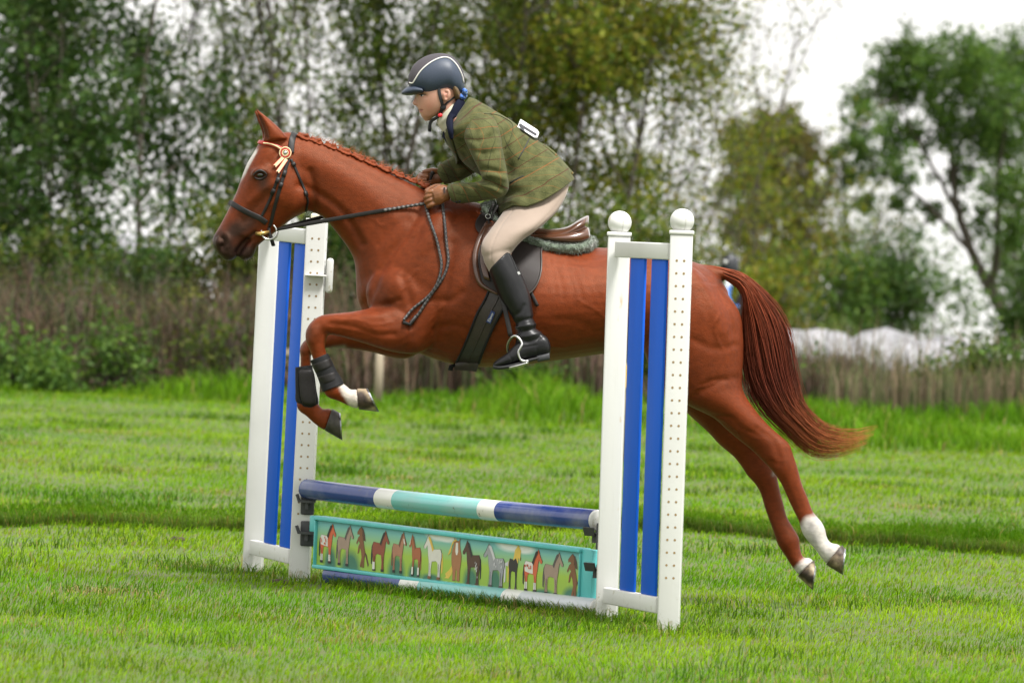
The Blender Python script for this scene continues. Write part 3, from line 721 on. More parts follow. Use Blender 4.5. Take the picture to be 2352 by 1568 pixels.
# head
sculpt(S((628, 420), (600, 440), (575, 462)), 7, .006, smooth=1)                       # facial crest
sculpt(S((612, 450), (585, 485), (560, 505)), 12, -.006, smooth=1)
sculpt(S((560, 400), (555, 440), (545, 470)), 8, -.003, smooth=1)
sculpt(S((640, 350), (622, 372)), 11, -.009, smooth=1)                                 # hollow above the eye
sculpt(S((598, 404)), 12, -.010)
sculpt(S((584, 392), (600, 388), (616, 398)), 5, .007, smooth=1)                       # lid
sculpt(S((586, 412), (600, 415), (613, 409)), 4, .003, smooth=1)
sculpt(S((505, 541), (513, 548), (516, 560), (510, 568)), 7, -.022, smooth=1)         # nostril
sculpt(S((500, 536), (514, 536), (524, 550), (522, 567)), 5, .007, smooth=1)
sculpt(S((545, 580), (562, 556), (585, 535)), 4, -.010, smooth=1)                      # mouth
sculpt(S((552, 545), (536, 560), (530, 580)), 7, -.003, smooth=1)
sculpt(S((700, 470), (706, 440), (700, 400)), 6, .004, smooth=1)
sculpt(S((613, 318), (607, 295), (595, 270)), 5, -.011, smooth=1)                      # hollow of the ear
# barrel and flank
for k, (x, a_, y0) in enumerate([(1262, .0014, 598), (1278, .0018, 612), (1301, .0011, 606), (1318, .0015, 622), (1342, .0007, 630), (1361, .0010, 640)]):
    sculpt(S((x, y0), (x + 11 + k, y0 + 42), (x + 14 + 2 * k, y0 + 80 - 4 * k)), 4.5, -a_, smooth=1)
sculpt(S((1400, 760), (1440, 720), (1462, 660)), 16, -.012, smooth=1)
sculpt(S((1380, 770), (1330, 740), (1280, 735)), 10, -.003, smooth=1)
sculpt(S((1130, 810), (1220, 800), (1320, 795)), 16, .003, smooth=1)
# quarters
sculpt(S((1615, 625), (1650, 670), (1680, 730), (1690, 790)), 8, -.008, smooth=1)      # groove behind the quarter
sculpt(S((1600, 640), (1632, 690), (1655, 760)), 14, .006, smooth=1)
sculpt(S((1590, 780), (1640, 800), (1690, 795)), 10, -.004, smooth=1)
sculpt(S((1600, 905), (1650, 875), (1700, 868)), 8, -.006, smooth=1)
sculpt(S((1610, 885), (1640, 872), (1668, 872)), 4, -.003, smooth=1)
sculpt(S((1640, 955), (1680, 960), (1700, 980), (1740, 1000)), 4, -.004, smooth=1)
sculpt(S((1740, 985), (1775, 1010), (1790, 1050)), 7, -.006, smooth=1)                 # in front of the hock tendon
sculpt(S((1770, 1062), (1790, 1066)), 7, -.005, smooth=1)
sculpt(S((1800, 1100), (1830, 1170)), 5, -.003)
sculpt(S((1828, 1105), (1856, 1175)), 5, .002)
# veins
for pts in ([(1300, 800), (1220, 790), (1150, 800)], [(600, 470), (585, 490), (560, 500), (545, 515)], [(640, 450), (620, 470), (606, 480)], [(900, 740), (860, 745), (815, 735), (780, 738)], [(1640, 880), (1600, 892), (1590, 905)], [(1620, 950), (1660, 966), (1690, 985), (1700, 1000)], [(1020, 700), (1000, 720), (985, 745)], [(880, 520), (850, 500), (820, 490)], [(1330, 690), (1380, 720), (1400, 760)], [(1650, 720), (1640, 760), (1660, 800)], [(960, 620), (940, 640), (925, 665)]):
    sculpt([(a_ + random.uniform(-2, 2), b_ + random.uniform(-2, 2)) for a_, b_ in crom(pts, 4)], 2.6, .0028)
HV = HV + HN * (vnoise(HV, 14, 23, 2) * .0022 * side)[:, None]
HV = HV + HN * (vnoise(HV, 22, 3, 3) * .0011)[:, None]
sn = np.clip(vnoise(HV, 30, 5, 2) - .6, 0, 1)
HV = HV + HN * (sn * .0015)[:, None]

# coat colours, with sweat patches and some shade painted in
nz = vnoise(HV, 9, 11, 3); nz2 = vnoise(HV, 70, 12, 3)
base = np.array([.143, .0255, .0062]); dark = np.array([.028, .012, .008]); wht = np.array([.54, .51, .47])
HC = base * (1 + .16 * nz[:, None])
HC = HC * (1 + .10 * vnoise(HV, 3.5, 13, 2)[:, None]) * (1 + .06 * vnoise(HV, 45, 14, 2)[:, None])
def paint(mask, c, soft=None):
    global HC
    mask = np.clip(mask, 0, 1)[:, None]; HC = HC * (1 - mask) + np.asarray(c) * mask
def ramp(v, a, b): return np.clip((v - a) / (b - a), 0, 1)
paint(np.exp(-(polydist(hx, hy, [(594, 402), (604, 404), (604, 424)]) / 17) ** 2) * .98 * (np.abs(hd) > .03), dark)
g = np.exp(-(polydist(hx, hy, [(500, 560), (525, 590), (572, 588)]) / 34) ** 2) + .8 * np.exp(-(polydist(hx, hy, [(545, 525), (570, 510)]) / 26) ** 2)
paint(np.clip(g * 1.25, 0, .96) * (hx < 660) * (hy < 640), np.array([.016, .0105, .0095]))
paint(np.exp(-(polydist(hx, hy, [(560, 505), (600, 470), (612, 440)]) / 15) ** 2) * .45 * (hx < 700), np.array([.10, .03, .015]))
paint(np.exp(-(polydist(hx, hy, [(508, 545), (513, 556), (511, 564)]) / 7) ** 2) * (np.abs(hd) > .02), np.array([.008, .003, .003]))
paint(.95 * np.exp(-(polydist(hx, hy, [(545, 580), (562, 556), (585, 535)]) / 3.5) ** 2) * (hx < 640), np.array([.035, .015, .013]))
star = np.exp(-(hd / .060) ** 4) * ramp(hy, 340, 352) * ramp(hy, 425, 392) * (hx < 600) * ramp(-(HN @ _r), .25, .55) * ramp(hx - (565 + (380 - hy) * .55), 11, 4)
paint(np.clip(star * 2.2 + .1 * nz2 * star, 0, 1), wht)
paint(.25 * np.exp(-(hd / .014) ** 2) * ramp(hy, 400, 440) * ramp(hy, 505, 470) * (hx < 560) * (HN @ _r < -.2), wht * .75)
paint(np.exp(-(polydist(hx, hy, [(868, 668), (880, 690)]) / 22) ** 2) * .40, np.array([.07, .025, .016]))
paint(np.exp(-(polydist(hx, hy, [(612, 316), (604, 296), (594, 268)]) / 5) ** 2) * .8 * (hy < 330), np.array([.05, .018, .012]))
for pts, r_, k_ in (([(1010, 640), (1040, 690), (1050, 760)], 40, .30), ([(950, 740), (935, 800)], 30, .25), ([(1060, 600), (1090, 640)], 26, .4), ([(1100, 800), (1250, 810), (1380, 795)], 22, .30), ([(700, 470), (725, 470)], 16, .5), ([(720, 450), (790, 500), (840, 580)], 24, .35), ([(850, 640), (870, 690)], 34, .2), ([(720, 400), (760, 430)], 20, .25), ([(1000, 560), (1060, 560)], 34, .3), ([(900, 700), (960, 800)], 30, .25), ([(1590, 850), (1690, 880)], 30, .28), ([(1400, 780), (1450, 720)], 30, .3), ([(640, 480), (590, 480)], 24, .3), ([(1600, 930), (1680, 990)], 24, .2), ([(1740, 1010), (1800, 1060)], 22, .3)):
    paint(k_ * np.exp(-(polydist(hx, hy, pts) / r_) ** 2) * (1 + .4 * nz), base * .35)  # sweat-dark patches, plus shade painted under belly, throat, cheek and elbow
legn = hd < 0
# lower legs: darker points, white socks
paint(.5 * np.exp(-(polydist(hx, hy, [(702, 775), (690, 800), (720, 750)]) / 18) ** 2) * (hy > 720) * (hx < 780), np.array([.09, .03, .016]))
t1 = ((hx - 1868) * .6 + (hy - 1184) * .8); sock = ramp(t1 + 5 * nz2, -9, 3) * legn * (hx > 1800) * (hy > 1100)
paint(sock, wht * (1 - .25 * np.clip(vnoise(HV, 60, 4), 0, 1)[:, None])); paint(sock * .5 * np.exp(-(polydist(hx, hy, [(1862, 1205), (1866, 1225), (1872, 1240)]) / 9) ** 2) * (nz2 * .5 + .7), np.array([.16, .16, .17]))
t2 = (hx - 1841) * .75 + (hy - 1290) * .65; sock2 = ramp(t2 + 3 * nz2, -6, 3) * (~legn) * (hx > 1780) * (hy > 1200)
paint(sock2, wht)
sock3 = ramp(hx - 790 + (915 - hy) * .45 + 4 * nz2, -4, 5) * legn * (hx > 770) * (hx < 880) * (hy > 860)
paint(sock3, np.array([.58, .52, .46]))
paint(.8 * np.exp(-(polydist(hx, hy, [(765, 800), (790, 797)]) / 5) ** 2) * (hd > .1), np.array([.28, .24, .2]))
paint(.8 * np.exp(-(polydist(hx, hy, [(1778, 1082), (1776, 1090)]) / 4) ** 2) * (hd > .05), np.array([.25, .22, .2]))
paint(.75 * np.exp(-(polydist(hx, hy, [(1655, 645), (1690, 657), (1708, 672)]) / 8) ** 2) * (hx > 1640), np.array([.04, .02, .015]))

horse = thing('horse', 'chestnut horse with plaited mane leaping over the striped jump', 'horse', U(1865, 1354, D0))
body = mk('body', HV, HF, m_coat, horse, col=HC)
snap = Snap(HV, HF)

def hoof(c0, c1, s0, s1, d, dark_, w0=.045, w1=.058):
    """coronet back/front, sole heel/toe"""
    m0 = [(a * .55 + b * .45) for a, b in zip((*c0, *c1), (*s0, *s1))]
    sec = [(*c0, *c1, d, w0), (*m0, d, (w0 + w1) / 2 - .001), (*s0, *s1, d, w1)]
    V, F = loft(sec, 28, 6, ex=2.2)
    n = len(V); x, y, D = proj(V)
    if dark_: c = np.tile(np.array([.05, .043, .036]), (n, 1)) * (1 + .3 * vnoise(V, 60, 2)[:, None])
    else:
        q = np.clip(vnoise(V, 75, 8, 3) * .9 + .35, 0, 1)[:, None]; c = np.array([.52, .40, .25]) * q + np.array([.05, .03, .02]) * (1 - q)
    h = fix_normals(mk('hoof', V, F, m_hoof, horse, col=np.clip(c, .01, 1)))
    bevel(h, .003)
    dx = ((s0[0] + s1[0]) - (c0[0] + c1[0])) / 2; dy = ((s0[1] + s1[1]) - (c0[1] + c1[1])) / 2; L = math.hypot(dx, dy); dx, dy = dx / L * 4, dy / L * 4
    V, F = loft([(s0[0], s0[1], s1[0], s1[1], d, w1 + .001), (s0[0] + dx, s0[1] + dy, s1[0] + dx, s1[1] + dy, d, w1 + .001)], 28, 1, ex=2.2)
    fix_normals(mk('horseshoe', V, F, m_steel_dark, h, smooth=False))
    return h
hoof((820, 892), (824, 940), (841, 892), (867, 945), -.17, False)
hoof((763, 938), (746, 988), (779, 947), (783, 1009), .17, True)
hoof((1934, 1251), (1897, 1296), (1940, 1259), (1933, 1318), -.13, False)
hoof((1870, 1285), (1832, 1322), (1872, 1298), (1865, 1353), .13, False)

# eyes
for s_ in (-1, 1):
    r = snap(598, 402, -.004)
    c = r[0]
    if s_ > 0: c = mirror(c[None])[0]
    th = np.linspace(0, 2 * math.pi, 20, endpoint=False); V = []; F = []
    for i in range(11):
        ph = math.pi * i / 10
        for t in th: V.append(c + _r * .017 * math.sin(ph) * math.cos(t) + _u * .0115 * math.sin(ph) * math.sin(t) + _f * .011 * math.cos(ph))
    for i in range(10):
        for j in range(20): F.append([i * 20 + j, i * 20 + (j + 1) % 20, (i + 1) * 20 + (j + 1) % 20, (i + 1) * 20 + j])
    mk('eye', V, F, m_eye, horse)
# lids
for off, pts in ((.006, [(582, 403), (588, 395), (598, 391), (608, 395), (614, 402)]), (.003, [(584, 406), (592, 411), (602, 411), (613, 404)])):
    P, N = snap.line(pts, 4, .002); V, F = tube(P, np.interp(np.linspace(0, 1, len(P)), [0, .5, 1], [.002, .005, .002]), 6)
    mk('eyelid', V, F, M('eyelid_skin', (.012, .007, .006), .5), horse)

# plaited mane: a row of rolled-up plaits along the crest
crest = crom([(690, 309), (729, 322), (767, 336), (806, 351), (846, 368), (884, 385), (922, 401), (958, 416), (985, 428)], 12)
cl = np.concatenate([[0], np.cumsum(np.hypot(*np.diff(crest, axis=0).T))])
def cpt(s): return np.interp(s, cl, crest[:, 0]), np.interp(s, cl, crest[:, 1])
nplait = 10
for i in range(nplait):
    s = 6 + (cl[-1] - 14) * i / (nplait - 1) + random.uniform(-2, 2); x, y = cpt(s); y += 2.5; x2, y2 = cpt(s + 6); a = math.atan2(y2 + 2.5 - y, x2 - x)
    sz = random.uniform(.68, .88); ca, sa = math.cos(a), math.sin(a)
    prt = []
    for (du, dv, rx, ry, rd, ta, dd) in ((-8, -2.0, 9, 6.2, .018, 24, -.010), (5, -3.0, 10, 6.4, .019, -20, -.008), (14, 0.5, 7.5, 5.2, .015, 30, -.010), (-2, 3.5, 8, 4.2, .013, 8, -.026), (9, 4.0, 7, 3.8, .012, -12, -.027), (-13, 2.5, 6, 4.4, .013, -8, -.020)):
        du += random.uniform(-1, 1); dv += random.uniform(-.8, .8)
        prt.append(ellipsoid(x + du * ca - dv * sa, y + du * sa + dv * ca, dd, rx * sz, ry * sz, rd, a + R(ta), 8))
    V, F = vox(prt, .0035, 2)
    pxv, pyv, _ = proj(V); c = np.tile(np.array([.165, .030, .008]), (len(V), 1)) * (1 + .35 * np.sin((pxv * ca + pyv * sa) * .9 + (pyv * ca - pxv * sa) * 1.5 + i)[:, None] + .15 * vnoise(V, 200, i)[:, None])
    mk('mane_plait', V, F, m_hair, horse, col=np.clip(c, .004, 1))
def strands(guides, name, parent, radius, cfun, seg=3):
    V = []; F = []; C = []; o = 0
    for g, r in guides:
        n = len(g); v, f = tube(g, np.linspace(1, .25, n) * r if np.isscalar(r) else r, seg, cap=False)
        V.append(v); F += [[q + o for q in z] for z in f]; o += len(v)
        C.append(np.repeat(cfun(np.linspace(0, 1, n)), seg, 0))
    return mk(name, np.vstack(V), F, m_hair, parent, col=np.vstack(C))
gl = []
for k in range(170):
    s = random.uniform(0, cl[-1]); x, y = cpt(s); L = random.uniform(7, 22); a = random.gauss(-1.1, .6)
    dd = random.uniform(-.03, .02)
    P = [(x + L * t * math.cos(a) + 4 * t * t, y - 3 + L * t * math.sin(a) + 7 * t * t) for t in np.linspace(0, 1, 5)]
    gl.append((U([p[0] for p in P], [p[1] for p in P], [D0 + dd] * 5), .0011))
strands(gl, 'mane_wisps', horse, .001, lambda t: np.tile([.33, .10, .035], (len(t), 1)))['kind'] = 'stuff'
# long hairs round the muzzle
gl = []
for k in range(46):
    x, y, a = random.choice([(random.uniform(500, 530), random.uniform(588, 597), random.gauss(2.0, .3)), (random.uniform(555, 583), random.uniform(588, 596), random.gauss(1.2, .4)), (random.uniform(488, 494), random.uniform(548, 575), random.gauss(2.7, .4))])
    L = random.uniform(6, 15); P = [(x + L * t * math.cos(a), y + L * t * math.sin(a)) for t in (0, .5, 1)]
    dd = random.uniform(-.03, .03); gl.append((U([p[0] for p in P], [p[1] for p in P], [D0 + dd] * 3), .0006))
strands(gl, 'whiskers', horse, .001, lambda t: np.tile([.35, .28, .22], (len(t), 1)))['kind'] = 'stuff'

# tail
gt = crom([(1606, 607), (1640, 611), (1670, 618), (1702, 627), (1728, 647), (1754, 677), (1786, 722), (1806, 779), (1816, 840), (1832, 908), (1852, 944), (1886, 978), (1924, 993), (1966, 994), (2016, 982)], 4)
gb = crom([(1622, 618), (1650, 632), (1676, 648), (1697, 662), (1709, 688), (1709, 728), (1710, 785), (1716, 845), (1734, 905), (1765, 950), (1808, 992), (1840, 1022), (1876, 1042), (1928, 1042), (1990, 1022)], 4)
gl = []; tl = np.linspace(0, 1, len(gt))
g = np.random.default_rng(21)
cols = []
for k in range(1050):
    s = g.random(); wild = g.random() < .2; s2 = np.clip(s + g.normal(0, .40 if wild else .16), -.22, 1.25)
    tend = 1 - g.random() ** 1.6 * .42 if g.random() > .12 else g.uniform(.45, .7)
    tstart = g.uniform(0, .30)
    tt = np.linspace(tstart, tend, 16); mixs = s + (s2 - s) * (tt - tstart) / (tend - tstart)
    A = np.stack([np.interp(tt, tl, gt[:, i]) for i in (0, 1)], 1); B = np.stack([np.interp(tt, tl, gb[:, i]) for i in (0, 1)], 1)
    P = A + (B - A) * mixs[:, None]
    ph = g.random(2) * 6.28; am = g.uniform(.5, 6) * tt * (1.8 if wild else 1)
    P[:, 0] += am * np.sin(tt * 14 + ph[0]); P[:, 1] += am * np.cos(tt * 11 + ph[1])
    thick = np.interp(tt, [0, .12, .3, .8, 1], [.018, .026, .055, .045, .02]); q = g.uniform(-1, 1)
    dd = D0 + q * thick * np.sqrt(np.maximum(0, 1 - (2 * np.clip(mixs, 0, 1) - 1) ** 2 * .8))
    r0 = g.uniform(.0008, .0021) * (.6 if wild else 1)
    rr = r0 * np.interp(np.linspace(0, 1, 16), [0, .1, .6, 1], [.6, 1, .8, .12])
    gl.append((U(P[:, 0], P[:, 1], dd), rr)); u_ = g.uniform(.7, 1.35); dk = g.random() < .15
    cols.append((u_, dk, tt))
V = []; F = []; C = []; o = 0
for (P, rr), (u_, dk, tt) in zip(gl, cols):
    v, f = tube(P, rr, 4, cap=False); V.append(v); F += [[q + o for q in z] for z in f]; o += len(v)
    c = np.stack([np.interp(tt, [0, .25, .6, .85, 1], [.18, .18, .10, .28, .50]), np.interp(tt, [0, .25, .6, .85, 1], [.036, .035, .019, .078, .20]), np.interp(tt, [0, .25, .6, .85, 1], [.013, .013, .011, .024, .06])], 1) * u_
    if dk: c = c * .6
    C.append(np.repeat(c, 4, 0))
mk('tail', np.vstack(V), F, m_hair, horse, col=np.vstack(C))

# ------------------------------------------------------------------ bridle
m_leather = M('black_leather', (0.013, 0.011, 0.010), 0.5, 0.3, 60, bump=0.06, bscale=300, spec=.3)
m_brown_leather = M('brown_leather', (0.085, 0.035, 0.018), 0.32, 0.35, 14, bump=0.05, bscale=260, coat=.25)
m_dark_leather = M('dark_brown_leather', (0.020, 0.014, 0.012), 0.55, 0.3, 14, bump=0.05, bscale=260, spec=.3)
m_neoprene = M('black_neoprene', (0.011, 0.011, 0.012), 0.7, 0.3, 40, spec=.25, bump=0.08, bscale=400)
m_red = M('red_ribbon', (0.50, 0.03, 0.02), 0.45, 0.2, 90); m_cream = M('cream_ribbon', (0.72, 0.58, 0.33), 0.45, 0.15, 90)
bridle = thing('bridle', 'black leather bridle with red and cream browband and plaited reins on the horse', 'bridle', U(660, 340, D0))
def side_strap(name, pts, w, parent, mat, th=.004, both=True, off=.003):
    P, N = snap.line(pts, 6, off); V, F = strap(P, N, w, th); o = mk(name, V, F, mat, parent)
    if both:
        V2, F2 = strap(mirror(P), N - 2 * np.outer(N @ _f, _f), w, th); mk(name, V2, F2, mat, parent)
    return o, P
def loop_strap(name, pts, w, parent, mat, th=.004, off=.004, close_end=False):
    """runs over the front/top: near side, then mirrored"""
    P, N = snap.line(pts, 6, off)
    Pm = mirror(P)[::-1]; Nm = (N - 2 * np.outer(N @ _f, _f))[::-1]
    mid = (P[-1] + Pm[0]) / 2; nm = N[-1] + Nm[0]; nm /= np.linalg.norm(nm)
    Q = np.vstack([P, mid + nm * .006, Pm]); NN = np.vstack([N, nm, Nm])
    V, F = strap(Q, NN, w, th); return mk(name, V, F, mat, parent)
loop_strap('noseband', [(612, 512), (597, 501), (575, 491), (552, 479), (534, 468), (530, 466)], .022, bridle, m_leather)
loop_strap('headpiece', [(668, 352), (669, 335), (671, 320), (674, 310)], .025, bridle, m_leather)
bb = loop_strap('browband', [(652, 345), (640, 339), (625, 333), (608, 329), (598, 328)], .015, bridle, m_red, .005)
P, N = snap.line([(648, 344), (636, 338), (622, 333), (606, 329)], 6, .009)
V = []; F = []; pr = []
for i in range(1, len(P) - 1):
    pr.append(tube([P[i] - _r * .0035, P[i] + _r * .0035], .0028, 6))
V, F = join(pr); mk('browband_beads', V, F, m_cream, bridle)['kind'] = 'stuff'
side_strap('cheekpiece', [(663, 366), (657, 384), (650, 408), (641, 440), (631, 475), (623, 508), (619, 520)], .014, bridle, m_leather)
side_strap('cheekpiece', [(653, 372), (643, 395), (634, 420), (624, 450), (611, 478), (600, 498)], .011, bridle, m_leather)
side_strap('throatlash', [(668, 366), (676, 382), (688, 410), (699, 436), (706, 460), (702, 484)], .010, bridle, m_leather)
for pt, dx, dy in (((655, 392), -4, 14), ((647, 420), -4, 12), ((640, 408), -5, 13), ((630, 434), -5, 12), ((672, 374), 4, 8), ((700, 440), 3, 10)):
    r0 = snap(pt[0], pt[1], .006); r1 = snap(pt[0] + dx, pt[1] + dy, .006)
    V, F = strap([r0[0], (r0[0] + r1[0]) / 2, r1[0]], [r0[1], r0[1], r1[1]], .0165, .006); mk('keeper', V, F, m_leather, bridle)
# rosette and its tails
rc, rn = snap(655.5, 353, .008); rn = -_f * .96 + rn * .15; rn /= np.linalg.norm(rn)
ra = np.cross(rn, _u); ra /= np.linalg.norm(ra); rb = np.cross(ra, rn)
ros = mk('rosette', *tube([rc, rc + rn * .005], [.0255, .0255], 30), m_red, bridle)
for rad, rr, hgt, mt in ((.0225, .0028, .006, m_cream), (.0165, .003, .008, m_red), (.0115, .0024, .009, m_cream)):
    ring = np.array([rc + rn * hgt + rad * (math.cos(t) * ra + math.sin(t) * rb) for t in np.linspace(0, 2 * math.pi, 33)]); mk('rosette_ring', *tube(ring, rr, 6), mt, ros)
mk('rosette_button', *tube([rc + rn * .004, rc + rn * .010, rc + rn * .013], [.0085, .0085, .005], 16), m_metal, ros)
for x0, y0, x1, y1, wd in ((650, 364, 631, 384, .016), (657, 367, 637, 397, .016)):
    A = snap(x0, y0, .010)[0]; B = snap(x1, y1, .010)[0]; dn = B - A; dn /= np.linalg.norm(dn); sd = np.cross(dn, rn); sd /= np.linalg.norm(sd)
    for k, (wk, mt, zz) in enumerate(((wd, m_red, 0), (wd * .74, m_cream, .0012))):
        pts = np.array([A - sd * wk / 2, A + sd * wk / 2, B + sd * wk / 2, B - dn * .006, B - sd * wk / 2]) + rn * zz; V, F = prism(pts, rn, .001); fix_normals(mk('ribbon_tail', V, F, mt, ros, smooth=False))
# bit rings
ringc = snap(616.5, 530, .008)[0]
for s_ in (-1, 1):
    c = ringc if s_ < 0 else mirror(ringc[None])[0]
    ring = np.array([c + .031 * (math.cos(t) * _r + math.sin(t) * _u) + _f * .004 * math.sin(t) for t in np.linspace(0, 2 * math.pi, 41)])
    mk('bit_ring', *tube(ring, .0036, 8), m_metal, bridle)
    V, F = strap([c + _u * .026 + _r * .0, c + _u * .0, c - _u * .022 + _r * .006, c - _u * .056 + _r * .016], [-_f * -s_ if s_ > 0 else -_f] * 4, .012, .005); mk('bit_strap', V, F, m_leather, bridle)
A = U(588, 536, D0 - .052); mk('mouthpiece', *tube([A, U(598, 537, D0 - .062), ringc], [.008, .009, .006], 8), M('brass_bit', (.55, .36, .12), .35, .2, metal=.8), bridle)
m_plait = M('plaited_leather', (1, 1, 1), 0.5, 0.2, 90, bump=.2, bscale=300, attr=True)
def plait_tube(P, r, name, parent):
    P = crom(P, 4); n = len(P); T = np.gradient(P, axis=0); T /= np.linalg.norm(T, axis=1)[:, None]
    L = np.concatenate([[0], np.cumsum(np.linalg.norm(np.diff(P, axis=0), axis=1))]); m = max(int(L[-1] / .0035), 8)
    Q = np.stack([np.interp(np.linspace(0, L[-1], m), L, P[:, i]) for i in range(3)], 1)
    rr = r * (1 + .16 * np.sin(np.arange(m) * 1.25)); V, F = tube(Q, rr, 8)
    ph = np.repeat(np.arange(m), 8) * .62 + np.tile(np.arange(8), m) * .785; ph2 = np.repeat(np.arange(m), 8) * .62 - np.tile(np.arange(8), m) * .785
    c = np.where((np.sin(ph) * np.sin(ph2) > .25)[:, None], [.11, .105, .10], [.022, .02, .02])
    return mk(name, V, F, m_plait, parent, col=c)
# reins
HANDN = U(980, 468, D0 - .135); HANDF = U(984, 428, D0 + .10)
def rein_pts(side):
    out = []
    xs = np.linspace(636, 979, 22)
    for x in xs:
        t = (x - 636) / 343; y = 527 + (467 - 527) * t - 1.0 * math.sin(t * 3.14)
        d = -.066 + (-.130 + .066) * t; r = snap(x, y, .007)
        if r is not None: d = min(d, (r[0] - _c) @ _f - D0)
        out.append((x, y, d))
    out = np.array(out); d = out[:, 2]
    for _ in range(6): d[1:-1] = np.minimum(d[1:-1], (d[:-2] + d[1:-1] + d[2:]) / 3)
    return out
rp = rein_pts(-1)
P = U(rp[:, 0], rp[:, 1], D0 + rp[:, 2]); k = 17
V, F = strap(P[:k], np.tile(-_f, (k, 1)), np.interp(np.linspace(0, 1, k), [0, .12, .3, 1], [.012, .013, .017, .0165]), .004); mk('rein', V, F, m_leather, bridle)
plait_tube(P[k - 2:], .0065, 'plaited_rein', bridle)
tF = np.linspace(0, 1, 20); PF = np.array([U(636 + (985 - 636) * t, 527 + (430 - 527) * t, D0 + .07 + .06 * math.sin(t * 3.14) + .03 * t) for t in tF])
V, F = strap(PF, np.tile(_f, (20, 1)), .015, .004); mk('rein', V, F, m_leather, bridle)
def hang(pts, name, r=.0058):
    out = []
    for x, y in crom(pts, 4):
        q = snap(x, y, .009); out.append(q[0] if q is not None else U(x, y, D0 - .2))
    out = np.array(out)
    for _ in range(4): out[1:-1] = (out[:-2] + out[1:-1] * 2 + out[2:]) / 4
    return plait_tube(out, r, name, bridle)
hang([(978, 472), (988, 507), (1001, 546), (1010, 581), (1014.5, 605), (1012, 629), (1002, 659), (977, 688), (945, 712), (926, 736)], 'plaited_rein_loop')
hang([(1015, 468), (1019.5, 502), (1023, 546), (1027.5, 581), (1029.5, 601), (1023, 627), (1007, 655), (986, 682), (973, 702), (960, 724), (940, 742)], 'plaited_rein_loop')
A = snap(924.5, 741, .012); B = snap(938, 746, .012); C_ = snap(957, 726, .012)
V, F = strap([A[0], B[0], C_[0]], [A[1], B[1], C_[1]], .014, .008); mk('rein_end_tab', V, F, m_leather, bridle)

# ------------------------------------------------------------------ leg boots
def leg_boot(label, sec, d, shield=None):
    t = thing('leg_boot', label, 'horse boot', U(sec[-1][0], sec[-1][1], D0 + d), 'black boots on the horse\'s forelegs')
    V, F = loft([(*s[:4], d, s[4]) for s in sec], 24, 6, ex=2.2); fix_normals(mk('shell', V, F, m_neoprene, t))
    return t
b1 = leg_boot('black strapped leg boot on the nearer foreleg', [(712, 828, 753, 811, .035), (719, 843, 761, 826, .036), (729, 866, 771, 847, .036), (736, 886, 784, 868, .038), (741, 900, 790, 881, .043)], -.17)
for (xa, ya, xb, yb, wd) in ((717, 838, 758, 822, .052), (730, 866, 772, 852, .052)):
    sec = [(xa - 1.2, ya, xb + 1.2, yb, -.17, .0385), (xa + 7.5, ya + 18, xb + 8.5, yb + 17, -.17, .0395)]
    V, F = loft(sec, 24, 3, ex=2.2); bevel(fix_normals(mk('strap', V, F, m_leather, b1)), .002)
b2 = leg_boot('black leg boot with an oval shield on the farther foreleg', [(678, 843, 717, 838, .034), (678, 870, 721, 862, .035), (678.5, 900, 726, 892, .036), (679, 920, 732, 922, .04), (690, 934, 728, 936, .038), (700, 938, 720, 939, .03)], .17)
sh = [(690, 848, 714, 846, .138, .006), (687, 856, 719, 854, .134, .012), (687, 880, 722, 878, .133, .013), (689, 906, 726, 904, .131, .013), (694, 924, 725, 925, .131, .012), (701, 931, 718, 932, .134, .007)]
V, F = loft(sh, 20, 5, ex=2.6); fix_normals(mk('shield', V, F, m_leather, b2))
rim = crom([(690, 850), (700, 846), (714, 848), (720, 860), (724, 890), (727, 915), (722, 929), (708, 934), (695, 928), (688, 910), (685, 880), (686, 858), (690, 850)], 4)
V, F = tube(U(rim[:, 0], rim[:, 1], np.full(len(rim), D0 + .136)), .0042, 6); mk('shield_rim', V, F, m_neoprene, b2)

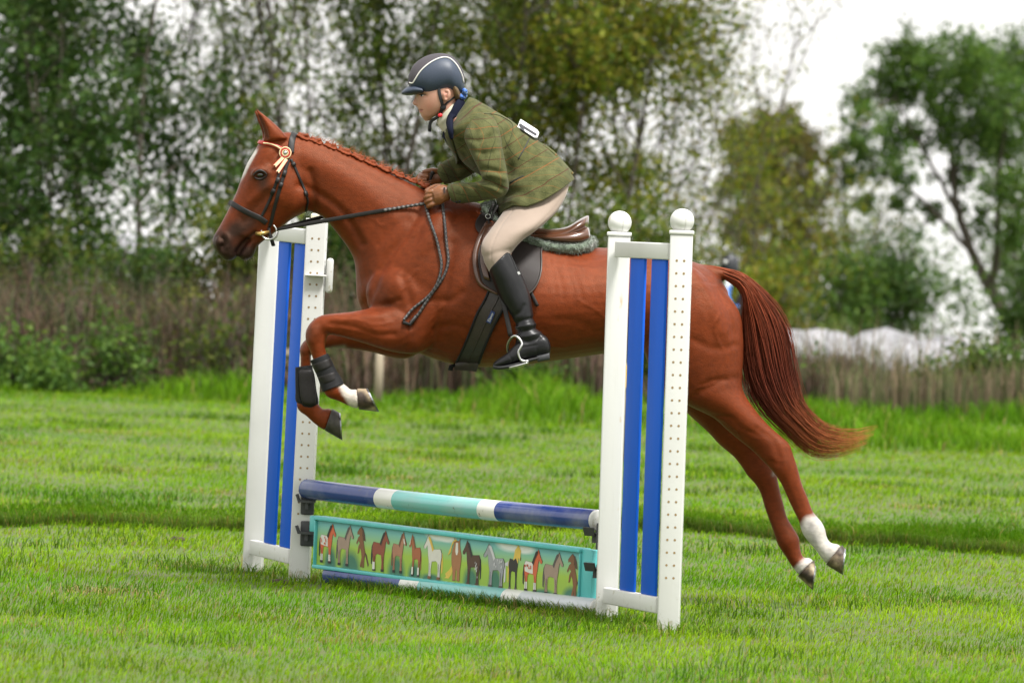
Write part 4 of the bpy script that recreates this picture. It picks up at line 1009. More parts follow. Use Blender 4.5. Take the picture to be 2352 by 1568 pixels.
# ------------------------------------------------------------------ saddle
def patch(L_, R_, nu, nv, off, thick, sn=snap, both=False, default=-.25, smooth=3, bulge=0.0):
    """a sheet between two edge curves lying on the body"""
    Lc = crom(L_, 6); Rc = crom(R_, 6)
    ti = np.linspace(0, 1, nv); Lp = np.stack([np.interp(ti, np.linspace(0, 1, len(Lc)), Lc[:, i]) for i in (0, 1)], 1); Rp = np.stack([np.interp(ti, np.linspace(0, 1, len(Rc)), Rc[:, i]) for i in (0, 1)], 1)
    G = np.zeros((nv, nu, 3))
    for i in range(nv):
        for j in range(nu):
            s = j / (nu - 1); x, y = Lp[i] * (1 - s) + Rp[i] * s
            r = sn(x, y, off); d = default if r is None else (r[0] - _c) @ _f - D0
            G[i, j] = (x, y, d)
    for _ in range(smooth):
        d = G[:, :, 2]; q = np.pad(d, 1, mode='edge'); G[:, :, 2] = (q[:-2, 1:-1] + q[2:, 1:-1] + q[1:-1, :-2] + q[1:-1, 2:] + 4 * d) / 8
    if bulge:
        uu = np.linspace(-1, 1, nu); vv = np.linspace(-1, 1, nv); G[:, :, 2] -= bulge * (1 - uu[None] ** 4) * (1 - vv[:, None] ** 4)
    top = U(G[..., 0], G[..., 1], D0 + G[..., 2]); bot = U(G[..., 0], G[..., 1], D0 + G[..., 2] + thick)
    V = np.vstack([top.reshape(-1, 3), bot.reshape(-1, 3)]); n = nu * nv; F = []
    for i in range(nv - 1):
        for j in range(nu - 1):
            a = i * nu + j; F.append([a, a + 1, a + nu + 1, a + nu]); F.append([n + a, n + a + nu, n + a + nu + 1, n + a + 1])
    for i in range(nv - 1):
        for j in (0, nu - 1):
            a = i * nu + j; F.append([a, a + nu, n + a + nu, n + a] if j == 0 else [a, n + a, n + a + nu, a + nu])
    for j in range(nu - 1):
        for i in (0, nv - 1):
            a = i * nu + j; F.append([a, n + a, n + a + 1, a + 1] if i == 0 else [a, a + 1, n + a + 1, n + a])
    uv = np.tile(np.stack(np.meshgrid(np.linspace(0, 1, nu), np.linspace(0, 1, nv)), -1).reshape(-1, 2), (2, 1))
    return V, F, top, uv
m_fleece = M('green_fleece', (0.115, 0.15, 0.105), 0.95, 0.45, 60, bump=.6, bscale=130, sheen=.6)
pad = thing('saddle_pad', 'grey-green fleece saddle pad under the saddle', 'saddle pad', U(1300, 588, D0))
fsec = [(1108, 470, 1108, 486, 0, .10), (1150, 500, 1146, 530, 0, .14), (1200, 528, 1190, 565, 0, .175), (1245, 545, 1246, 578, 0, .19), (1280, 552, 1282, 585, 0, .19), (1320, 552, 1320, 588, 0, .18), (1350, 546, 1354, 579, 0, .15), (1362, 545, 1367, 562, 0, .10)]
V, F = vox([loft(fsec, 32, 8, ex=2.6, dome=.004), loft([(1108, 470, 1112, 484, 0, .09), (1122, 464, 1122, 486, 0, .09), (1136, 462, 1134, 480, 0, .08)], 20, 5, dome=.004)], .006, 3)
N = vnormals(V, F); V = V + N * (np.abs(vnoise(V, 180, 5, 2)) * .006 + vnoise(V, 70, 6, 2) * .003)[:, None]
mk('fleece', V, F, m_fleece, pad)
gl = []
for k in rng.integers(0, len(V), 5200):
    p0 = V[k]; nn = N[k] + rng.normal(0, .45, 3); nn /= np.linalg.norm(nn); gl.append((np.array([p0, p0 + nn * .007, p0 + nn * .012 - zax * .004]), .0012))
m_save = m_hair; m_hair = m_fleece
strands(gl, 'fleece_tufts', pad, .001, lambda t: np.tile([.2, .25, .18], (len(t), 1)))['kind'] = 'stuff'
m_hair = m_save

saddle = thing('saddle', 'brown and black leather jumping saddle with girth and steel stirrups', 'saddle', U(1240, 560, D0))
m_seat = M('worn_seat_leather', (0.11, 0.042, 0.020), 0.24, 0.35, 10, bump=0.04, bscale=200, coat=.7)
seat = [(1114, 474, 1118, 498, 0, .045), (1124, 476, 1126, 508, 0, .06), (1150, 494, 1150, 522, 0, .085), (1190, 514, 1190, 542, 0, .105), (1244, 524.5, 1240, 552, 0, .14), (1275, 525.5, 1270, 554, 0, .16), (1305, 519, 1300, 551, 0, .165), (1328, 505, 1322, 541, 0, .155), (1345, 496, 1340, 530, 0, .13), (1352, 495, 1349, 523, 0, .09)]
V, F = loft(seat, 32, 6, ex=2.4, dome=.003); fix_normals(mk('seat', V, F, m_seat, saddle))
for s_ in (-1, 1):
    pan = [(1210, 536, 1214, 548, s_ * .10, .06), (1262, 536, 1266, 556, s_ * .10, .085), (1300, 533, 1304, 561, s_ * .10, .09), (1330, 526, 1335, 561, s_ * .09, .085), (1348, 522, 1353, 552, s_ * .08, .07), (1352, 524, 1356, 544, s_ * .07, .05)]
    V, F = loft(pan, 24, 6, ex=2.3, dome=.003); fix_normals(mk('panel', V, F, m_seat, saddle))
    pip = crom([(1250, 548), (1290, 542), (1325, 530), (1347, 522)], 6); V, F = tube(U(pip[:, 0], pip[:, 1], D0 + s_ * np.linspace(.165, .155, len(pip))), .0035, 6); mk('welt', V, F, m_brown_leather, saddle)
fl = patch([(1120, 508), (1108, 535), (1098, 559), (1091, 590), (1095, 625), (1103, 650), (1120, 663), (1146, 676)], [(1262, 541), (1250, 556), (1243.5, 577), (1244, 602), (1242, 627), (1234, 651), (1220, 670), (1196, 686)], 26, 30, .020, .006, bulge=.0)
mk('flap', fl[0], fl[1], m_dark_leather, saddle)
V2 = mirror(fl[0]); mk('flap', V2, [f[::-1] for f in fl[1]], m_dark_leather, saddle)
edge = fl[2][:, -1]; V, F = tube(edge - _f * .002, .0032, 6); mk('flap_piping', V, F, M('piping_leather', (.06, .05, .045), .4), saddle)
edge = fl[2][:, 0]; V, F = tube(edge + _f * .004, np.interp(np.linspace(0, 1, len(edge)), [0, .15, .6, 1], [.006, .012, .013, .005]), 8); mk('knee_roll', V, F, m_brown_leather, saddle)
inn = patch([(1116, 515), (1106, 560), (1103, 600), (1112, 640)], [(1136, 510), (1122, 560), (1118, 600), (1126, 645)], 6, 14, .030, .006); mk('knee_block', inn[0], inn[1], m_brown_leather, saddle)
pomm = patch([(1108, 486), (1094, 505), (1092, 522), (1101, 537)], [(1128, 484), (1122, 505), (1117, 520), (1110, 536)], 8, 10, .016, .007); mk('skirt', pomm[0], pomm[1], m_dark_leather, saddle)
# breastplate-like strap with a small buckle at the pommel
for pts in ([(1134, 468), (1124, 490), (1120, 515), (1122, 530)], [(1144, 472), (1132, 492), (1128, 505)]):
    P = []
    for x, y in crom(pts, 5):
        P.append(U(x, y, D0 - .125 - .0006 * (y - 468)))
    V, F = strap(np.array(P), np.tile(-_f, (len(P), 1)), .011, .005); mk('pommel_strap', V, F, m_leather, saddle)
bc = U(1121, 497, D0 - .155); rg = np.array([bc + .010 * math.cos(t) * _r + .009 * math.sin(t) * _u for t in np.linspace(0, 6.283, 17)]); mk('buckle', *tube(rg, .0018, 6), m_metal, saddle)
# girth
gp = patch([(1128, 655), (1113, 690), (1097, 718), (1080, 761), (1066, 795), (1055, 819), (1048, 832)], [(1170, 680), (1158, 705), (1146, 727), (1130, 758), (1116, 790), (1105, 818), (1100, 834)], 14, 26, .012, .012, default=-.12)
m_girth = M('padded_girth', (0.035, 0.024, 0.022), 0.5, 0.35, 25, bump=.12, bscale=200)
girth = mk('girth', gp[0], gp[1], m_girth, saddle); mk('girth', mirror(gp[0]), [f[::-1] for f in gp[1]], m_girth, saddle)
last = gp[2][-1]; rows = [last, U(np.linspace(1044, 1094, 14), np.linspace(849, 853, 14), np.full(14, D0 - .10)), U(np.linspace(1044, 1094, 14), np.linspace(849, 853, 14), np.full(14, D0 + .10)), mirror(last)]
V = np.vstack(rows); V = np.vstack([V, V + _u * .008]); F = []
for i in range(3):
    for j in range(13):
        a = i * 14 + j; F.append([a, a + 1, a + 15, a + 14]); F.append([56 + a, 56 + a + 14, 56 + a + 15, 56 + a + 1])
fix_normals(mk('girth_belly_pad', V, F, m_girth, saddle))
for j in (0, 13):
    V, F = tube(gp[2][:, j] - _f * .001, .0055, 6); mk('girth_binding', V, F, m_neoprene, saddle)
V, F = tube(gp[2][:, 7] - _f * .001, .003, 6); mk('girth_seam', V, F, m_girth, saddle)
V, F = tube(U([1046, 1034, 1031, 1040], [838, 842, 847, 848], [D0 - .04] * 4), .007, 8); mk('girth_loop', V, F, m_neoprene, saddle)
lq = [snap(x, y, .020)[0] for x, y in ((1131, 712), (1139.5, 716), (1129, 740.5), (1119, 736))]
ln = np.cross(lq[1] - lq[0], lq[3] - lq[0]); ln /= np.linalg.norm(ln); ln = ln if ln @ _f < 0 else -ln
V, F = prism(np.array(lq), ln, .002); lab = fix_normals(mk('girth_label', V, F, M('navy_label', (.02, .04, .16), .5), girth, smooth=False))
tv, tf = text_mesh('Dever', .0155); ex_ = lq[0] - lq[3]; ex_ /= np.linalg.norm(ex_); ey_ = np.cross(ln, ex_); ctr = sum(lq) / 4 + ln * .003
V = ctr + tv[:, :1] * ex_ + tv[:, 1:2] * ey_; mk('label_lettering', V, tf, M('white_thread', (.7, .7, .7), .6), lab, smooth=False)
# stirrup leather, irons
for s_ in (-1, 1):
    Q = lambda x, y, d: U(x, y, D0 + s_ * d)
    P = np.array([Q(1150, 676, .36), Q(1158, 702, .375), Q(1166, 738, .385), Q(1173, 772, .39)]); V, F = strap(crom(P, 4), np.tile(_f * s_, (13, 1)), .019, .005); mk('stirrup_leather', V, F, m_leather, saddle)
    st = mk('stirrup', *tube(crom([Q(1173, 776, .39), Q(1183, 771, .402), Q(1192, 777, .41), Q(1199, 788, .415), Q(1196, 797, .42), Q(1191, 807, .42), Q(1192, 818, .42), Q(1199, 828, .42), Q(1214, 829, .42)], 4), .0052, 8), m_metal, saddle)
    mk('stirrup_branch', *tube(crom([Q(1178, 773, .392), Q(1171, 780, .375), Q(1166, 792, .36), Q(1167, 808, .345), Q(1175, 828, .335), Q(1185, 838, .33)], 4), .005, 8), m_metal, st)
    V, F = loft([(1168, 841, 1170, 847, s_ * .375, .05), (1190, 835, 1192, 843, s_ * .375, .055), (1214, 829, 1214, 835, s_ * .375, .05)], 16, 4, ex=3); mk('tread', V, F, m_metal, st)
P, N = snap.line([(1218, 668), (1224, 682), (1235, 703)], 5, .010); V, F = strap(P, N, .014, .006); mk('billet_end', V, F, m_leather, saddle)

# ------------------------------------------------------------------ rider
person = thing('person', 'rider in green tweed jacket, cream breeches and black boots crouching over the chestnut horse', 'person', U(1200, 846, D0))
m_skin = M('skin', (1, 1, 1), 0.48, 0.06, 30, bump=.02, bscale=300, attr=True, spec=.4)
m_skin.node_tree.nodes['Principled BSDF'].inputs['Subsurface Weight'].default_value = 0.08
m_skin.node_tree.nodes['Principled BSDF'].inputs['Subsurface Radius'].default_value = (.01, .004, .002)
face = [(962, 186, 1050, 184, 0, .066), (956, 204, 1054, 202, 0, .073), (954.5, 216, 1053, 215, 0, .074), (957, 228, 1048, 228, 0, .072), (958.5, 240, 1038, 240, 0, .067), (960.5, 250, 1026, 250, 0, .060), (963.5, 259, 1012, 258, 0, .051), (967.5, 267.5, 1000, 266, 0, .041), (973, 273, 992, 272, 0, .027)]
nosef = [(954.5, 219, 966, 219, 0, .008), (951, 228, 964, 229, 0, .011), (947, 236.5, 962, 238, 0, .0145), (950.5, 241.5, 962, 242, 0, .015), (956, 244, 963, 245, 0, .009)]
neckr = [(1000, 258, 1048, 224, 0, .054), (1008, 280, 1054, 240, 0, .052), (1024, 305, 1076, 256, 0, .060)]
torso = [(1020, 290, 1090, 238, 0, .10), (1034, 325, 1140, 268, 0, .17), (1060, 355, 1185, 292, 0, .17), (1110, 400, 1230, 330, 0, .145), (1165, 445, 1280, 388, 0, .14), (1195, 470, 1280, 435, 0, .10)]
def leg_core(s_):
    return [(1190, 445, 1285, 430, s_ * .09, .07), (1160, 500, 1255, 487, s_ * .19, .075), (1135, 533, 1218, 527, s_ * .27, .06), (1114, 565, 1180, 572, s_ * .32, .055), (1122, 610, 1176, 600, s_ * .335, .05), (1148, 660, 1195, 648, s_ * .345, .04), (1184, 735, 1216, 727, s_ * .365, .028), (1196, 770, 1226, 766, s_ * .37, .026), (1200, 808, 1224, 810, s_ * .375, .024)]
def arm_core(near_):
    if near_: return [(1075, 280, 1130, 280, -.13, .055), (1080, 345, 1140, 340, -.21, .05), (1115, 400, 1158, 415, -.23, .042), (1100, 422, 1140, 450, -.225, .042), (1060, 424, 1075, 460, -.17, .035), (1028, 432, 1036, 456, -.135, .026)]
    return [(1050, 290, 1110, 285, .13, .055), (1055, 340, 1105, 345, .20, .048), (1055, 365, 1085, 400, .20, .04), (1030, 380, 1044, 412, .165, .028), (1008, 394, 1016, 414, .118, .022)]
lips = [(960, 249.5, 972, 250, 0, .016), (961.5, 253.8, 974, 253.5, 0, .020), (962, 257.5, 973, 258, 0, .016)]
BV, BF = vox([loft(face, 28, 5, ex=2.25, dome=.01), loft(nosef, 14, 5), loft(lips, 14, 4, dome=.002), loft(neckr, 22, 4), loft(torso, 26, 4), loft(leg_core(-1), 20, 4), loft(leg_core(1), 20, 4), loft(arm_core(True), 18, 4), loft(arm_core(False), 18, 4),
              ellipsoid(1026, 219, -.076, 9.5, 15, .014, R(12), 8), ellipsoid(1026, 219, .076, 9.5, 15, .014, R(12), 8)], .0036, 5, .5)
bx, by, bD = proj(BV); bd = bD - D0; BN = vnormals(BV, BF); bside = np.clip(np.abs(BN @ _f) * 1.4, 0, 1)
def bsc(pts, wpx, amp):
    global BV
    BV = BV + BN * (amp * np.exp(-(polydist(bx, by, pts) / wpx) ** 2))[:, None]
bsc([(968, 219), (977, 219)], 5, -.007); bsc([(963, 254), (970, 253)], 1.5, -.003)
bsc([(1022, 212), (1027, 213), (1025, 225)], 3.5, -.009); bsc([(1000, 262), (1012, 240)], 6, .003); bsc([(966, 263)], 4, -.002)
skin = np.array([.46, .245, .175]); BC = np.tile(skin, (len(BV), 1)) * (1 + .05 * vnoise(BV, 40, 3)[:, None])
def bpaint(m, c):
    global BC
    m = np.clip(m, 0, 1)[:, None]; BC = BC * (1 - m) + np.asarray(c) * m
bpaint(.4 * np.exp(-(polydist(bx, by, [(985, 243)]) / 12) ** 2), (.44, .16, .11)); bpaint(.8 * np.exp(-(polydist(bx, by, [(962, 256.5), (968, 255.5)]) / 2.4) ** 2) + .7 * np.exp(-(polydist(bx, by, [(961, 251.5), (967, 252)]) / 1.8) ** 2), (.36, .11, .09)); bpaint(.8 * np.exp(-(polydist(bx, by, [(963, 254), (971, 253)]) / 1.0) ** 2), (.10, .03, .025))
bpaint(.85 * np.exp(-(polydist(bx, by, [(966, 215.5), (976, 214.5)]) / 1.8) ** 2) * (by < 222), (.16, .09, .05)); bpaint(.6 * np.exp(-(polydist(bx, by, [(1022, 214), (1027, 222)]) / 3) ** 2), (.40, .13, .09))
body2 = mk('body', BV, BF, m_skin, person, col=BC); snapB = Snap(BV, BF)
for s_ in (-1, 1):
    c = snapB(970, 219.5, -.0035)[0]; c = c if s_ < 0 else mirror(c[None])[0]
    V, F = ellipsoid(0, 0, 0, 1, 1, 1, 0, 6); prx = []
    th = np.linspace(0, 2 * math.pi, 12, endpoint=False); V = []; F = []
    for i in range(7):
        ph = math.pi * i / 6
        for t in th: V.append(c + _r * .0105 * math.sin(ph) * math.cos(t) + _u * .0052 * math.sin(ph) * math.sin(t) + _f * .0075 * math.cos(ph))
    for i in range(6):
        for j in range(12): F.append([i * 12 + j, i * 12 + (j + 1) % 12, (i + 1) * 12 + (j + 1) % 12, (i + 1) * 12 + j])
    ey = mk('eye', V, F, M('eye_white', (.55, .52, .5), .2), person)
    V = np.array(V); V = (V - c) * np.array([.55, 1.08, .9]) + c - _r * .004; mk('iris', V, F, M('iris', (.03, .035, .04), .15), ey)
P = [snapB(x, y, .0015)[0] for x, y in ((962, 218.5), (967, 216.5), (973, 216.5), (980, 218.5))]; mk('eyelashes', *tube(P, [.0008, .0018, .0018, .0008], 5), M('lash', (.02, .014, .01), .6), person)

# hair, scrunchie
m_blond = M('fair_hair', (.15, .095, .045), .45, .4, 30, stretch=(1, 1, 6))
V, F = vox([loft([(1030, 196, 1056, 196, 0, .074), (1036, 208, 1058, 207, 0, .072), (1040, 222, 1060, 218, 0, .06), (1046, 232, 1062, 228, 0, .035)], 20, 5, dome=.004)], .004, 2); mk('hair', V, F, m_blond, person)
prt = []
for k in range(16):
    a = 2 * math.pi * k / 16; prt.append(ellipsoid(1063 + 7.5 * math.cos(a) * .8 + random.uniform(-1, 1), 216 + 9 * math.sin(a), .022 * math.sin(a * 2) - .01, 5.5, 4.5, .014, a + .6, 6))
V, F = join(prt); q = (vnoise(V, 320, 9, 2) > -.1)[:, None]; mk('scrunchie', V, F, M('blue_scrunchie', (1, 1, 1), .6, .3, 300, bump=.4, bscale=250, attr=True), person, col=np.where(q, [.05, .16, .55], [.30, .45, .75]))

# helmet
m_helmet = M('navy_matte_shell', (0.026, 0.039, 0.066), 0.50, 0.15, 200, bump=.05, bscale=900, spec=.55)
m_panel = M('helmet_top_panel', (0.055, 0.048, 0.056), 0.8, 0.2, 300, bump=.2, bscale=700)
dome = [(938, 186, 941, 206, 0, .030), (941, 170, 945, 212, 0, .052), (950, 152, 953, 214, 0, .070), (966, 137, 968, 219, 0, .083), (988, 127, 987, 227, 0, .092), (1013, 123.6, 1011, 221, 0, .094), (1035, 129, 1030, 214, 0, .090), (1050, 142, 1045, 219, 0, .079), (1060, 158, 1058, 217, 0, .060), (1066, 180, 1065, 208, 0, .032)]
hV, hF = loft(dome, 40, 8, ex=2.15, dome=.002)
helmet = fix_normals(mk('helmet', hV, hF, m_helmet, person)); snapH = Snap(hV, hF)
peak = [(938, 197, 940, 210, 0, .066), (930, 203, 933, 216, 0, .060), (924, 208.5, 926, 217, 0, .048), (920.5, 213, 921.5, 216, 0, .025)]
peak = [(968, 200, 974, 215, 0, .083), (952, 195, 956, 218, 0, .080), (940, 197.5, 942, 219.5, 0, .072), (930, 203.5, 932, 219.5, 0, .060), (922.5, 210.5, 923.5, 217.5, 0, .036)]
V, F = loft(peak, 30, 6, ex=2.3, dome=.001); fix_normals(mk('helmet_peak', V, F, m_helmet, helmet))
line = [(941.5, 190), (948, 191), (953, 184), (966, 164), (985, 147), (1005, 136), (1022, 132.5), (1036, 137), (1050, 152), (1060, 172), (1064, 190)]
P, N = snapH.line(line, 6, .002); mk('piping', *tube(P, .0028, 6), M('silver_piping', (.72, .70, .66), .4, .1), helmet); mk('piping', *tube(mirror(P), .0028, 6), M('silver_piping', (.72, .70, .66), .4, .1), helmet)
# top panel between the pipings
Pm = mirror(P); nn = len(P); V = []; F = []
cols_ = 9
for i in range(2, nn):
    for j in range(cols_):
        t = j / (cols_ - 1); q = P[i] * (1 - t) + Pm[i] * t
        V.append(q)
V = np.array(V); cen = hV.mean(0); bv = Snap(hV, hF).t
for i in range(len(V)):
    dr = Vector(V[i] - cen).normalized(); h = bv.ray_cast(Vector(cen), dr)
    if h[0] is not None: V[i] = np.array(h[0]) + np.array(dr) * .0022
for i in range(nn - 3):
    for j in range(cols_ - 1):
        a = i * cols_ + j; F.append([a, a + 1, a + cols_ + 1, a + cols_])
fix_normals(mk('top_panel', V, F, m_panel, helmet))
r = snapH(943, 203, .002); V, F = box(r[0], _r * .006, _f * .002, _u * .004); mk('badge', V, F, m_metal, helmet, smooth=False)
m_web = M('black_webbing', (.012, .012, .013), .6, .2)
def hstrap(pts, w, name='chin_strap', off=.003):
    P, N = snapB.line(pts, 5, off); V, F = strap(P, N, w, .003); return mk(name, V, F, m_web, helmet)
hstrap([(1008, 200), (1009, 214), (1013, 230), (1016, 244), (1013, 258), (1009, 267), (1000, 273)], .013)
hstrap([(1017, 246), (1024, 238), (1040, 225), (1054, 216)], .008)
V, F = ellipsoid(1017.5, 247, -.058, 7.5, 7, .008, 0, 6); mk('strap_joint', V, F, m_web, helmet)
V, F = strap(U([1009, 1001, 992, 988, 987, 986.5], [266, 272, 277, 283, 292, 303], D0 + np.array([-.045, -.035, -.025, -.02, -.018, -.016])), np.tile(-_f, (6, 1)), .013, .004); mk('strap_tail', V, F, m_web, helmet)
V, F = ellipsoid(1011, 265, -.058, 5.5, 5, .006, R(-20), 6); mk('strap_buckle', V, F, M('red_buckle', (.65, .02, .03), .3), helmet)

# jacket
m_tweed = bpy.data.materials.new('green_tweed_windowpane'); m_tweed.use_nodes = True
n = m_tweed.node_tree.nodes; l = m_tweed.node_tree.links; p = n['Principled BSDF']; p.inputs['Roughness'].default_value = .9; p.inputs['Sheen Weight'].default_value = .06; p.inputs['Specular IOR Level'].default_value = .12
uvn = n.new('ShaderNodeUVMap'); sp = n.new('ShaderNodeSeparateXYZ'); l.new(uvn.outputs[0], sp.inputs[0])
tc = n.new('ShaderNodeTexCoord'); no = n.new('ShaderNodeTexNoise'); no.inputs['Scale'].default_value = 320; no.inputs['Detail'].default_value = 3; l.new(tc.outputs['Object'], no.inputs['Vector'])
no2 = n.new('ShaderNodeTexNoise'); no2.inputs['Scale'].default_value = 26; no2.inputs['Detail'].default_value = 4; l.new(tc.outputs['Object'], no2.inputs['Vector'])
ad = n.new('ShaderNodeMath'); ad.operation = 'ADD'; l.new(no.outputs['Fac'], ad.inputs[0]); l.new(no2.outputs['Fac'], ad.inputs[1])
cr = n.new('ShaderNodeValToRGB'); mr = n.new('ShaderNodeMapRange'); mr.inputs[1].default_value = .7; mr.inputs[2].default_value = 1.3; l.new(ad.outputs[0], mr.inputs[0]); l.new(mr.outputs[0], cr.inputs[0])
cr.color_ramp.elements[0].color = (.041, .046, .015, 1); cr.color_ramp.elements[1].color = (.104, .106, .042, 1)
cur = cr.outputs[0]
def lines(axis, period, phase, width, colr, strength):
    global cur
    a = n.new('ShaderNodeMath'); a.operation = 'MULTIPLY_ADD'; l.new(sp.outputs[axis], a.inputs[0]); a.inputs[1].default_value = 1 / period; a.inputs[2].default_value = phase
    fr = n.new('ShaderNodeMath'); fr.operation = 'FRACT'; l.new(a.outputs[0], fr.inputs[0])
    lt = n.new('ShaderNodeMath'); lt.operation = 'LESS_THAN'; l.new(fr.outputs[0], lt.inputs[0]); lt.inputs[1].default_value = width / period
    mu = n.new('ShaderNodeMath'); mu.operation = 'MULTIPLY'; l.new(lt.outputs[0], mu.inputs[0]); mu.inputs[1].default_value = strength
    mx = n.new('ShaderNodeMix'); mx.data_type = 'RGBA'; l.new(mu.outputs[0], mx.inputs[0]); l.new(cur, mx.inputs[6]); mx.inputs[7].default_value = (*colr, 1); cur = mx.outputs[2]
lines(0, .10, .1, .0036, (.24, .062, .018), .5); lines(0, .10, .6, .0034, (.06, .012, .010), .75)
lines(1, .10, .2, .0040, (.20, .085, .025), .4); lines(1, .10, .7, .0036, (.018, .024, .010), .6)
l.new(cur, p.inputs['Base Color']); bp = n.new('ShaderNodeBump'); bp.inputs['Strength'].default_value = .25; bp.inputs['Distance'].default_value = .003; l.new(no.outputs['Fac'], bp.inputs['Height']); l.new(bp.outputs[0], p.inputs['Normal'])
def cloth(name, secs, parent, folds, hem=None, fold_k=1.15, nseg=56, nsub=10, ex=2.2, mat=m_tweed, cap=False, noise=.0022, D=None, thick=.006, seed=1):
    V, F, uv = loft(secs, nseg, nsub, cap=cap, ex=ex, uvscale=1)
    me = fast_mesh('t', V, F); N = np.zeros(len(V) * 3, np.float32); me.vertices.foreach_get('normal', N); N = N.reshape(-1, 3).astype(float); bpy.data.meshes.remove(me)
    c = V.mean(0)
    x, y, Dd = proj(V); sd = np.clip(np.abs(N @ _f) * 1.3, 0, 1)
    if ((V - c) * N).sum() < 0: N = -N
    for pts, wpx, amp in folds:
        V = V + N * (fold_k * amp * np.exp(-(polydist(x, y, crom(pts, 4) if len(pts) > 2 else pts) / wpx) ** 2) * sd)[:, None]
    V = V + N * (vnoise(V, 28, seed, 3) * noise)[:, None]
    if hem is not None:
        nr = len(V) // nseg; ct_ = np.cos(np.linspace(0, 2 * math.pi, nseg, endpoint=False)); sh_ = np.interp(ct_, hem[0], hem[1])
        wv = np.clip(1 - np.arange(nr) / (2.2 * nsub), 0, 1) ** 1.3; V = V - (wv[:, None] * sh_[None]).reshape(-1)[:, None] * _u * (D0 / FPX)
    o = mk(name, V, F, mat, parent, uv=uv); fix_normals(o)
    if not cap:
        s = o.modifiers.new('thick', 'SOLIDIFY'); s.thickness = thick; s.offset = -1
    return o, V, F
jt = [(1141, 499, 1320, 406, 0, .268), (1142, 478, 1309, 386, 0, .245), (1138, 455, 1291, 368, 0, .212), (1126, 430, 1266, 346, 0, .174), (1106, 405, 1236, 324, 0, .170), (1080, 386, 1206, 303, 0, .182), (1054, 362, 1180, 280, 0, .197), (1032, 334, 1150, 261, 0, .203), (1018, 312, 1121, 243, 0, .188), (1024, 302, 1096, 229, 0, .128), (1036, 284, 1078, 223, 0, .080)]
jf = [([(1166, 300), (1160, 345), (1172, 400)], 9, -.012), ([(1185, 420), (1230, 430), (1280, 410)], 14, .006), ([(1170, 440), (1215, 432), (1250, 415)], 7, -.008), ([(1150, 452), (1190, 447), (1220, 440)], 6, -.007), ([(1063, 325), (1070, 370), (1090, 395)], 8, -.010), ([(1040, 300), (1052, 340), (1070, 372)], 8, .006), ([(1105, 240), (1112, 262), (1110, 285)], 9, -.006), ([(1085, 226), (1090, 250), (1080, 280)], 9, .005), ([(1178, 278), (1180, 310), (1168, 340)], 4, -.005), ([(1205, 325), (1200, 360), (1180, 385)], 8, -.005), ([(1145, 480), (1165, 470), (1220, 458), (1290, 425)], 6, .004)]
jacket, JV, JF = cloth('jacket', jt, person, jf, hem=([-1, -.7, -.2, .2, .55, .85, 1], [6, 12, 17, 12, -8, -8, 0]), nseg=64, nsub=10, seed=4, noise=.003)
sl = [(1074, 262, 1126, 258, -.10, .07), (1070, 285, 1140, 280, -.15, .082), (1066, 315, 1150, 310, -.19, .082), (1077, 343, 1154, 338, -.215, .077), (1090, 370, 1159, 366, -.23, .072), (1102, 395, 1165, 399, -.24, .068), (1107, 411, 1168, 434, -.24, .066), (1098, 417, 1152, 453, -.23, .064), (1076, 419, 1112, 461, -.205, .059), (1052, 419, 1076, 466, -.175, .053), (1036, 423, 1050, 467, -.15, .050), (1026, 429, 1036, 461, -.138, .046)]
sf = [([(1066, 318), (1100, 322), (1140, 308)], 6, -.006), ([(1078, 345), (1108, 352), (1150, 345)], 6, -.006), ([(1100, 392), (1120, 388), (1150, 396)], 5, -.008), ([(1106, 406), (1130, 402), (1160, 412)], 6, .008), ([(1104, 415), (1128, 418), (1150, 432)], 5, -.010), ([(1100, 424), (1130, 432), (1150, 445)], 5, .007), ([(1080, 425), (1095, 440), (1100, 458)], 5, -.007), ([(1055, 422), (1066, 440), (1068, 464)], 5, -.005), ([(1088, 290), (1095, 320), (1110, 360)], 8, -.005), ([(1125, 290), (1135, 330), (1142, 380)], 9, .004)]
s1, SV, SF = cloth('sleeve', sl, jacket, sf, nseg=44, nsub=10, seed=9, noise=.0016)
sl2 = [(1052, 278, 1104, 260, .10, .07), (1046, 305, 1112, 290, .16, .08), (1046, 335, 1112, 335, .20, .076), (1044, 355, 1100, 385, .205, .07), (1034, 363, 1066, 412, .19, .062), (1016, 373, 1040, 420, .15, .053), (1001, 388, 1021, 424, .12, .047)]
s2, _, _ = cloth('sleeve', sl2, jacket, [([(1030, 366), (1045, 385), (1052, 405)], 6, -.008), ([(1012, 378), (1024, 400), (1030, 420)], 5, .004)], nseg=40, nsub=10, seed=12, noise=.0016)
JJ = Snap(*join([(JV, JF), (SV, SF), (BV, [list(f) for f in BF])]))
# vent flap lifting off the back
fv = np.array([(1226, 322), (1250, 331), (1272, 347), (1292, 368), (1308, 386), (1318, 397)], float)
fv = crom(fv, 4); A = U(fv[:, 0], fv[:, 1], np.full(len(fv), D0 + .10)); B = U(fv[:, 0] - 2, fv[:, 1] + 3.5, np.full(len(fv), D0 - .05)); V = np.vstack([A, B]); k = len(fv); V = np.vstack([V, V - (_u * .7 + _r * .7) * .004])
F = [[i, i + 1, k + i + 1, k + i] for i in range(k - 1)] + [[2 * k + i, 3 * k + i, 3 * k + i + 1, 2 * k + i + 1] for i in range(k - 1)] + [[k + i, k + i + 1, 3 * k + i + 1, 3 * k + i] for i in range(k - 1)]
L = np.linspace(0, .2, k); fix_normals(mk('vent_flap', V, F, m_tweed, jacket, uv=np.vstack([np.stack([L, np.zeros(k)], 1), np.stack([L, np.full(k, .15)], 1)] * 2)))
